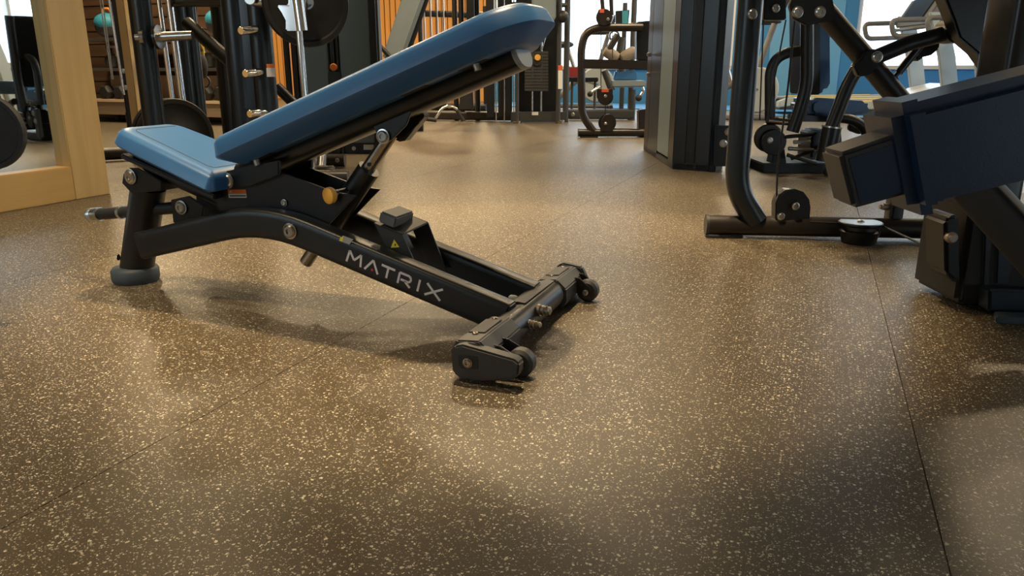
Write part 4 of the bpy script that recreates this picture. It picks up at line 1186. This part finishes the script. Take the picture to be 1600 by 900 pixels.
slab_part('hand_stop', ((1432, 84), (1440, 76), (1465, 66), (1470, 60), (1468, 76), (1456, 86), (1440, 90), (1438, 96), (1432, 94)), MD + .02, .05, 'rubber', lm, .006)
slab_part('cam_plate', ((1470, -20), (1568, -20), (1568, 30), (1552, 150), (1545, 108), (1528, 84), (1500, 60), (1490, 30)), MD - .1, .06, 'satin_black', lm, .006)
cpx = P(1577, 110, 1.95)
b = MB(); b.tube([(cpx.x, cpx.y, 0.0), (cpx.x, cpx.y, 2.1)], 0, sec=(.14, .10), up=RIGHT); b.build('column', 'satin_black', lm, bevel=.006)
# weight shroud at the foot of the column
a1, a2 = P(1492, 480, 1.86), P(1720, 505, 1.80)
zt = P(1480, 318, 1.86).z
b = MB(); b.prism([(a1.x, a1.y, 0.012), (a2.x, a2.y, 0.012), (a2.x, a2.y, zt), (a1.x, a1.y, zt)], FWD_H * .22); sh_ = b.build('weight_shroud', 'black_plastic', lm, bevel=.012)
slab_part('shroud_bulge', ((1476, 346), (1484, 338), (1500, 336), (1502, 444), (1490, 440), (1478, 428)), 1.84, .10, 'satin_black', lm, .008)
slab_part('shroud_rib', ((1540, 330), (1552, 330), (1546, 478), (1534, 478)), 1.845, .03, 'satin_black', lm, .004)
slab_part('shroud_recess', ((1560, 345), (1640, 345), (1640, 445), (1556, 445)), 1.84, .02, 'blue_black_paint', lm, .004)
slab_part('shroud_step', ((1546, 452), (1660, 455), (1660, 492), (1545, 488)), 1.80, .05, 'blue_black_paint', lm, .006)
f0 = F(1560, 503); b = MB(); b.prism([Vector((q.x, q.y, 0)) for q in (F(1552, 496), F(1555, 505), F(1700, 512), F(1700, 500))], (0, 0, .016)); b.build('foot', 'blue_grey_rubber', lm, bevel=.003)
b = MB(); b.lathe(P(1486, 371, 1.84), -FWD_H, [(-.02, .014), (.006, .014), (.01, .009), (.012, .009)], 14); b.build('bolt', 'rusty_steel', sh_)
tube_part('link_arm', ((1520, 290, 1.75), (1640, 420, 1.6)), 50, 1.7, 'rubber', lm, sec=(.06, .09))
# sleeved arm close to the viewer
ND = 1.12
def rounded_slab(name, pxs, D, depth, mat, parent, bv):
    b = MB(); b.slab(pxs, D, depth); return b.build(name, mat, parent, bevel=bv)
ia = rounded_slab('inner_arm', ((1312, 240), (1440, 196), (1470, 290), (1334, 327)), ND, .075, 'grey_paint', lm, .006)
rounded_slab('arm_face', ((1326, 248), (1436, 211), (1460, 288), (1344, 318)), ND - .0015, .004, 'arm_blue_sheen_paint', ia, .0008)
sl_ = rounded_slab('arm_sleeve', ((1410, 168), (1700, 94), (1700, 264), (1436, 326)), ND - .02, .12, 'arm_blue_sheen_paint', lm, .018)
rounded_slab('sleeve_collar', ((1398, 166), (1464, 150), (1488, 336), (1430, 342)), ND - .0235, .127, 'arm_blue_sheen_paint', sl_, .018)
slab_part('sleeve_lug', ((1432, 162), (1446, 150), (1452, 156), (1452, 176), (1434, 176)), ND + .02, .04, 'brown_black_paint', sl_, .006)
b = MB(); b.tube([P(1560, 200, ND + .06), P(1700, 200, ND + .3), Vector((cpx.x, cpx.y, P(1700, 170, 1.95).z))], .03, seg=14); b.build('arm_mount', 'satin_black', lm)

# ------------------------------------------------------------------ thigh machine in the middle right
TD = 4.6
tm = thing('thigh_machine', 'black thigh machine with bent chrome dark tube, round pulley and blue edged back pad', 'gym machine', (P(1250, 266, TD).x, P(1250, 266, TD).y, 0))
DT = TD - .25
b = MB(); b.tube([P(1345, 97, DT), P(1324, 134, DT), P(1297, 205, DT)], .037, fillet=.06, seg=18); b.build('swing_tube', 'black_paint', tm)
b = MB(); b.tube([P(1300, 198, DT), P(1289, 252, DT)], .052, seg=18); sk_ = b.build('socket', 'satin_black', tm)
b = MB(); b.torus_like(P(1300, 198, DT), (P(1288, 250, DT) - P(1300, 198, DT)), [(-.002, .038), (-.002, .055), (.006, .055), (.006, .038)], 24); b.build('socket_rim', 'steel', sk_)
tube_part('bent_tube', ((1203, 188), (1203, 112), (1212, 92), (1230, 82), (1262, 78)), 15, TD, 'grey_paint', tm, fillet=.16, r=.03)
tube_part('spine_tube', ((1261, -20), (1261, 130), (1252, 165), (1238, 206)), 20, TD - .1, 'black_paint', tm, fillet=.15, r=.036)
slab_part('back_pad', ((1266, -20), (1298, -20), (1299, 130), (1292, 143), (1280, 147), (1266, 146)), TD - .05, .32, 'vinyl', tm, .02)
slab_part('pad_board', ((1262, -20), (1282, -20), (1282, 148), (1262, 148)), TD - .06, .30, 'satin_black', tm, .006)
pw = P(1199, 215, TD - .05)
b = MB(); b.lathe(pw, -FWD_H, [(0, .075), (.008, .082), (.022, .082), (.03, .075), (.03, .02), (.036, .018)], 32); pl_ = b.build('pulley', 'brown_black_paint', tm)
b = MB(); b.lathe(P(1208, 222, TD - .09), -FWD_H, [(0, .07), (.01, .074), (.02, .07), (.022, .02)], 28); b.build('cam_disc', 'black_paint', pl_)
bolt(P(1203, 219, TD - .112), -FWD_H, .014, pl_)
tube_part('cross_tube', ((1198, 188), (1240, 192)), 10, TD - .08, 'bronze_steel', tm)
b = MB(); a, e = P(1192, 262, TD - .05), P(1330, 262, TD - .05); b.prism([(a.x, a.y, 0), (e.x, e.y, 0), (e.x, e.y, .055), (a.x, a.y, .055)], FWD_H * .4); b.build('base_frame', 'black_paint', tm, bevel=.006)
slab_part('pedestal', ((1204, 262), (1210, 232), (1226, 232), (1230, 262)), TD - .03, .1, 'black_paint', tm, .005)
slab_part('housing', ((1266, 250), (1268, 212), (1276, 204), (1300, 204), (1304, 250)), TD - .1, .22, 'satin_black', tm, .012)
for (x0, y0), (x1, y1), m in (((1232, 232), (1300, 236), 'steel'), ((1236, 248), (1292, 226), 'black_paint'), ((1228, 214), (1270, 210), 'black_paint'), ((1230, 242), (1275, 256), 'grey_paint'), ((1240, 222), (1266, 222), 'brushed_aluminium')):
    tube_part('linkage', ((x0, y0), (x1, y1)), 6, TD - .12, m, tm, r=.011)
tube_part('post', ((1300, 170), (1310, 262)), 18, TD + .1, 'black_paint', tm)
slab_part('seat_frame', ((1248, 180), (1356, 184), (1356, 192), (1248, 190)), TD + .02, .2, 'satin_black', tm, .006)
slab_part('seat_pad', ((1267, 160), (1278, 153), (1355, 158), (1362, 166), (1360, 180), (1272, 182), (1266, 174)), TD + .05, .36, 'vinyl', tm, .02)
tube_part('curved_tube', ((1306, 184), (1332, 186), (1352, 200), (1358, 226), (1360, 256)), 15, TD - .1, 'black_paint', tm, fillet=.12, r=.028)
roller(1326, 196, 1348, 204, 15, TD + .15, 'rubber', tm)
roller(1362, 190, 1400, 188, 20, TD + .15, 'rubber', tm)
tube_part('foot_bar', ((1350, 208), (1420, 202)), 10, TD + .1, 'bronze_steel', tm)
b = MB(); b.torus_like(P(1302, 268, TD - .2), FWD_H, [(0, .03), (0, .045), (.03, .045), (.03, .03)], 24); b.build('floor_wheel', 'rubber', tm)
b = MB(); a = P(1150, 256, TD + .25); e = P(1205, 256, TD + .15); b.tube([(a.x, a.y, .03), (e.x, e.y, .03)], .025); b.build('base_tube', 'black_paint', tm)

# ------------------------------------------------------------------ treadmills
def treadmill(origin, rz, label):
    """x forward along the belt, front of the deck at x = 0"""
    t = thing('treadmill', label, 'treadmill', origin, 'treadmills along the windows')
    m = Matrix.Translation(Vector(origin)) @ Matrix.Rotation(rz, 4, 'Z')
    W = lambda x_, y_, z_: m @ Vector((x_, y_, z_))
    def pr_(name, pts, y0, y1, mat, bev=.01):
        b = MB(); b.prism([W(x_, y0, z_) for x_, z_ in pts], (m.to_3x3() @ Vector((0, y1 - y0, 0)))); return b.build(name, mat, t, bevel=bev)
    pr_('deck', ((-2.0, .06), (-2.0, .14), (-1.9, .19), (0.0, .22), (0.05, .08)), -.38, .38, 'dark_grey_plastic')
    pr_('belt', ((-1.95, .191), (-1.95, .196), (-.1, .226), (-.1, .221)), -.26, .26, 'rubber', 0)
    for y0, y1 in ((-.40, -.27), (.27, .40)):
        pr_('side_rail', ((-2.02, .09), (-2.02, .17), (-1.9, .215), (0.0, .245), (0.0, .17), (-1.8, .12)), y0, y1, 'pale_grey_plastic')
        pr_('yellow_line', ((-1.7, .219), (-1.7, .226), (-.5, .244), (-.5, .237)), y0 + .02, y0 + .06, 'yellow_stripe', 0)
    pr_('motor_hood', ((-.12, .22), (.05, .33), (.35, .40), (.55, .33), (.62, .14), (.55, .06), (0, .06)), -.38, .38, 'white_plastic', .03)
    for y_ in (-.42, .42):
        b = MB(); b.loft([[W(x_ + dx, y_ + dy, z_) for dx, dy in ((-.11, -.03), (.11, -.03), (.11, .03), (-.11, .03))] for x_, z_ in ((.30, .05), (.12, .75), (-.08, 1.30))]); b.build('upright', 'pale_grey_plastic', t, bevel=.01)
        b = MB(); b.tube([W(-.05, y_, 1.02), W(-.60, y_ * .95, 1.00), W(-.66, y_ * .95, 1.20), W(-.02, y_, 1.22)], .032, fillet=.08); b.build('handrail', 'grey_plastic', t)
    pr_('console', ((-.22, 1.14), (-.20, 1.22), (-.02, 1.52), (.06, 1.50), (0.0, 1.16)), -.42, .42, 'grey_plastic', .02)
    b = MB(); b.prism([W(-.205, y_, z_) for y_, z_ in ((-.28, 1.235), (.28, 1.235))] + [W(-.045, y_, z_) for y_, z_ in ((.28, 1.50), (-.28, 1.50))], m.to_3x3() @ Vector((-.006, 0, .004))); b.build('screen', 'satin_black', t)
    b = MB(); b.tube([W(-.2, -.42, 1.12), W(-.34, -.2, 1.10), W(-.34, .2, 1.10), W(-.2, .42, 1.12)], .022, fillet=.1); b.build('grab_bar', 'grey_plastic', t)
    return t
for px, D, lb in ((1436, 11.0, 'grey treadmill with yellow line nearest the blue wall pier'), (1548, 9.7, 'grey treadmill with white hood in front of the right window')):
    o = P(px, 110, D); o.z = .012
    treadmill(o, YAW, lb)
treadmill((5.6, 5.4, 0.0), math.radians(75), 'grey treadmill beside the long window, reflected in the wall mirror')
fm = thing('flat_bench', 'black bench with steel legs reflected in the wall mirror', 'weight bench', (4.0, 4.6, 0))
slab_box('pad', 3.4, 4.6, 4.45, 4.75, .40, .47, 'satin_black', fm, .015)
slab_box('beam', 3.5, 4.5, 4.56, 4.64, .33, .40, 'black_paint', fm, .006)
for x_ in (3.6, 4.4):
    slab_box('leg', x_ - .03, x_ + .03, 4.57, 4.63, .05, .33, 'black_paint', fm, .004)
    slab_box('foot', x_ - .03, x_ + .03, 4.35, 4.85, 0, .05, 'black_paint', fm, .004)
